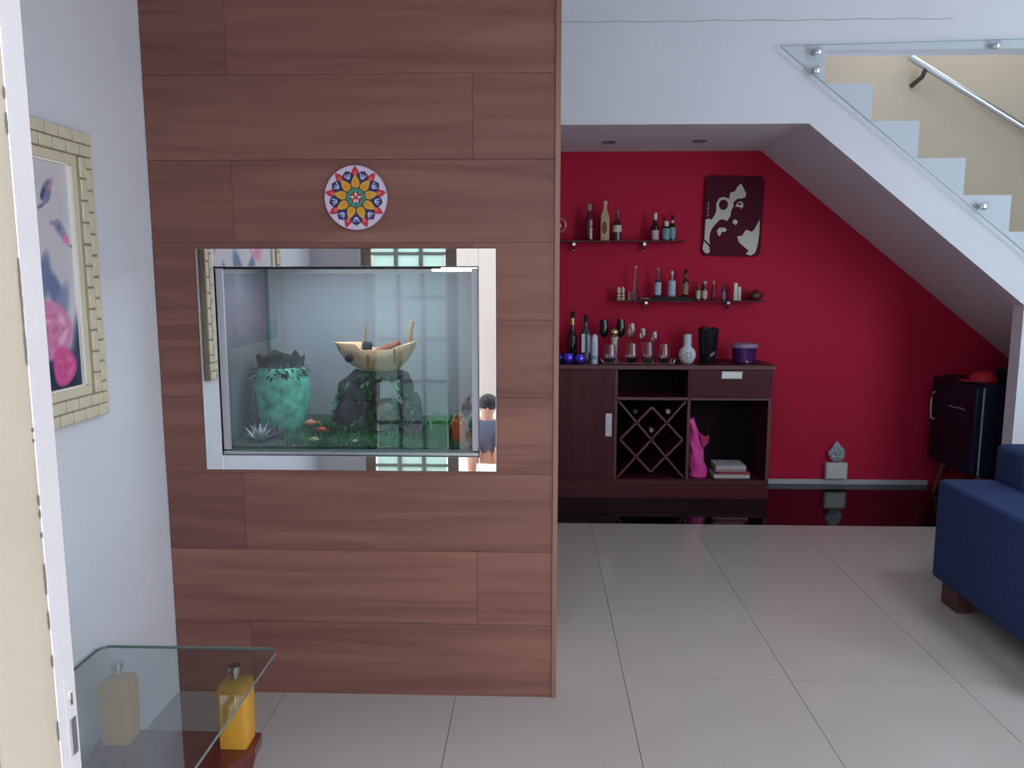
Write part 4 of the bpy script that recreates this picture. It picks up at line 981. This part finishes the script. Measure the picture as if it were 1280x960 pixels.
B().tube([(-.05, -.06, .075), (-.02, -.068, .098), (.03, -.068, .098), (.055, -.06, .075)], .006, 8).build('strap', C_DARK, kb, True, True)

# ------------------------------------------------------------------ sofa
sf = thing('sofa', 'navy blue fabric sofa with wide arms on short dark wooden legs', 'sofa', (2.75, 3.0, 0))
SX0, SX1, SY0, SY1 = 1.800, 3.75, 2.48, 3.475
for x0, x1 in ((SX0, SX0+.255), (SX1-.255, SX1)):
    B().box(x0, x1, SY0, SY1, .095, .552, .022, 4).build('arm', M_BLUE, sf, True)
B().box(SX0+.256, SX1-.256, SY0+.02, SY1-.02, .10, .33, .02, 3).build('seat_base', M_BLUE, sf, True)
B().box(SX0+.257, SX1-.257, SY1-.20, SY1+.03, .10, .71, .03, 4).build('backrest', M_BLUE, sf, True)
mid = (SX0+SX1)/2
for x0, x1 in ((SX0+.26, mid-.004), (mid+.004, SX1-.26)):
    B().box(x0, x1, SY0, SY1-.20, .332, .46, .045, 5).build('seat_cushion', M_BLUED, sf, True)
    cb2 = B().box(x0+.03, x1-.005, SY1-.40, SY1-.16, .455, .775, .075, 6).build('back_cushion', M_BLUED, sf, True)
for x in (SX0+.02, SX1-.09):
    for y in (SY0+.05, SY1-.20): B().box(x, x+.07, y, y+.135, 0, .098, .004, 1).build('leg', M_LEGW, sf)

# ------------------------------------------------------------------ low glass table
tb_ = thing('coffee_table', 'low glass-topped table with yellow block posts on a dark red wooden base', 'table', (-.985, 1.66, 0))
GX0, GX1, GY0, GY1, GZ = -1.246, -.733, 1.22, 2.075, .392
rr = []
for cx_, cy_, a0_ in ((GX1-.03, GY1-.03, 0), (GX0+.03, GY1-.03, PI/2), (GX0+.03, GY0+.03, PI), (GX1-.03, GY0+.03, 3*PI/2)):
    rr += [(cx_+.03*math.cos(a0_+k*PI/12), cy_+.03*math.sin(a0_+k*PI/12)) for k in range(7)]
B().prism(rr, GZ+.0042, GZ+.0048, 'z').build('glass_top', thin_glass('table_glass', (230, 238, 236), 1.0, .11), tb_)
rim_ = B()
for k in range(len(rr)):
    (xa, ya), (xb, yb) = rr[k], rr[(k+1) % len(rr)]
    v = [rim_.bm.verts.new(c) for c in ((xa, ya, GZ), (xb, yb, GZ), (xb, yb, GZ+.009), (xa, ya, GZ+.009))]; rim_.bm.faces.new(v)
rim_.build('glass_edge', mat('table_edge', (120, 138, 138), .15), tb_, True)
M_YEL = mat('honey_yellow_wood', (226, 164, 62), .4, noise=.08, nscale=12, stretch=(1, 1, .2))
def post(x, y, full=True):
    z0, zt = .168, .352; w = .040
    b = B(); t = bmesh.new(); bmesh.ops.create_cube(t, size=1)
    for v in t.verts:
        k = .92 if v.co.z < 0 else 1.0
        v.co = Vector((v.co.x*2*w*k, v.co.y*2*w*k, z0+(v.co.z+.5)*(zt-z0)))
    top = [f for f in t.faces if f.normal.z > .9]
    r_ = bmesh.ops.bevel(t, geom=[e for f in top for e in f.edges], offset=.026, segments=4, profile=.6, affect='EDGES')
    bmesh.ops.bevel(t, geom=[e for e in t.edges if abs((e.verts[0].co-e.verts[1].co).normalized().z) > .8], offset=.006, segments=2, profile=.5, affect='EDGES')
    b.add(t, Matrix.Translation((x, y, 0)))
    o = b.build('post', M_YEL, tb_, True)
    B().lathe([(.011, .350), (.011, .371), (.016, .373), (.017, .386), (.0165, GZ+.0005)], c=(x, y, 0), n=18).build('chrome_cap', M_CHROME, o, True)
for x, y in ((-.826, 1.985), (-1.158, 1.992), (-.826, 1.33), (-1.158, 1.33)): post(x, y)
M_MAHO = mat('dark_red_varnish', (98, 36, 34), .18, coat=.5, noise=.2, nscale=10, stretch=(4, .6, 4))
bd = B()
rr = [(-.775, 2.03), (-1.21, 2.035), (-1.215, 1.96), (-1.195, 1.88), (-1.20, 1.66), (-1.195, 1.44), (-1.215, 1.36), (-1.21, 1.285), (-.775, 1.285), (-.768, 1.35), (-.80, 1.43), (-.835, 1.55), (-.84, 1.66), (-.835, 1.77), (-.80, 1.89), (-.768, 1.955)]
bd.prism(rr, .138, .1675, 'z'); bd.build('lower_board', M_MAHO, tb_)
B().box(-1.16, -.86, 1.40, 1.92, .085, .1375, .006, 1).build('apron', M_MAHO, tb_)
for x, y in ((-.826, 1.985), (-1.158, 1.985), (-.826, 1.335), (-1.158, 1.335)):
    B().lathe([(.030, 0), (.038, .015), (.034, .03), (.022, .045), (.026, .06), (.040, .09), (.044, .118), (.036, .1375)], c=(x, y, 0), n=20).build('turned_foot', M_MAHO, tb_, True)
ins = B(); ins.lathe([(.115, .1677), (.114, .1690), (.0, .1692)], c=(-1.01, 1.70, 0), n=40, close=False); ins.build('inlay', mat('honey_inlay', (176, 108, 70), .3), tb_, True)

# ------------------------------------------------------------------ small person squatting on the porch (mirrored in the tank trim)
pe = thing('person', 'small person in a grey shirt squatting on the porch, mirrored in the tank trim', 'person', (-.36, -.50, -.01), rz=0)
def skin_fig(name, pts, edges, rad, m, parent, root=0):
    me = bpy.data.meshes.new(name); me.from_pydata(pts, edges, []); me.materials.append(m)
    o = bpy.data.objects.new(name, me); COL.objects.link(o); o.parent = parent
    sk = o.modifiers.new('skin', 'SKIN')
    if not me.skin_vertices: 
        bm_ = bmesh.new(); bm_.from_mesh(me); bm_.verts.layers.skin.verify(); bm_.to_mesh(me); bm_.free()
    for i, r in enumerate(rad): me.skin_vertices[0].data[i].radius = (r, r)
    me.skin_vertices[0].data[root].use_root = True
    sb_ = o.modifiers.new('smooth', 'SUBSURF'); sb_.levels = 2; sb_.render_levels = 2
    for p in me.polygons: p.use_smooth = True
    return o
M_SKIN = mat('skin', (206, 152, 128), .55)
P = [(0, 0, .17), (-.01, .02, .30), (-.005, .04, .41), (.0, .05, .455), (.005, .055, .50), (.01, .06, .555),
     (.07, .0, .16), (.12, .14, .25), (.13, .05, .07), (.13, .10, .03), (.13, .17, .025),
     (-.07, .0, .16), (-.10, .14, .25), (-.11, .05, .07), (-.11, .10, .03), (-.11, .17, .025),
     (.095, .04, .40), (.14, .09, .31), (.10, .18, .27), (.07, .22, .26), (-.10, .04, .40), (-.14, .09, .31), (-.09, .18, .27), (-.06, .22, .26)]
E_ = [(0, 1), (1, 2), (2, 3), (3, 4), (4, 5), (0, 6), (6, 7), (7, 8), (8, 9), (9, 10), (0, 11), (11, 12), (12, 13), (13, 14), (14, 15), (2, 16), (16, 17), (17, 18), (18, 19), (2, 20), (20, 21), (21, 22), (22, 23)]
R_ = [.085, .075, .075, .035, .05, .062, .06, .045, .032, .028, .02, .06, .045, .032, .028, .02, .036, .028, .022, .016, .036, .028, .022, .016]
skin_fig('body', P, E_, R_, M_SKIN, pe)
skin_fig('shirt', [P[0], P[1], P[2], (.0, .045, .435), P[16], (.125, .07, .34), P[20], (-.125, .07, .34)], [(0, 1), (1, 2), (2, 3), (2, 4), (4, 5), (2, 6), (6, 7)], [.1, .088, .088, .05, .05, .042, .05, .042], mat('grey_shirt', (96, 98, 116), .9), pe)
B().ball((.01, .048, .565), .070, 3, .02, (1, 1.02, .92)).build('hair', mat('dark_hair', (34, 28, 30), .7), pe, True, True)
for sx_ in (-1, 1):
    B().ball((.01+sx_*.022, .122, .552), .007, 2).build('eye', M_BLACK, pe, True, True)
    B().ball((.01+sx_*.062, .06, .54), .014, 2, 0, (.5, .8, 1.2)).build('ear', M_SKIN, pe, True, True)
B().ball((.01, .126, .533), .009, 2, 0, (.8, 1, 1)).build('nose', M_SKIN, pe, True, True)
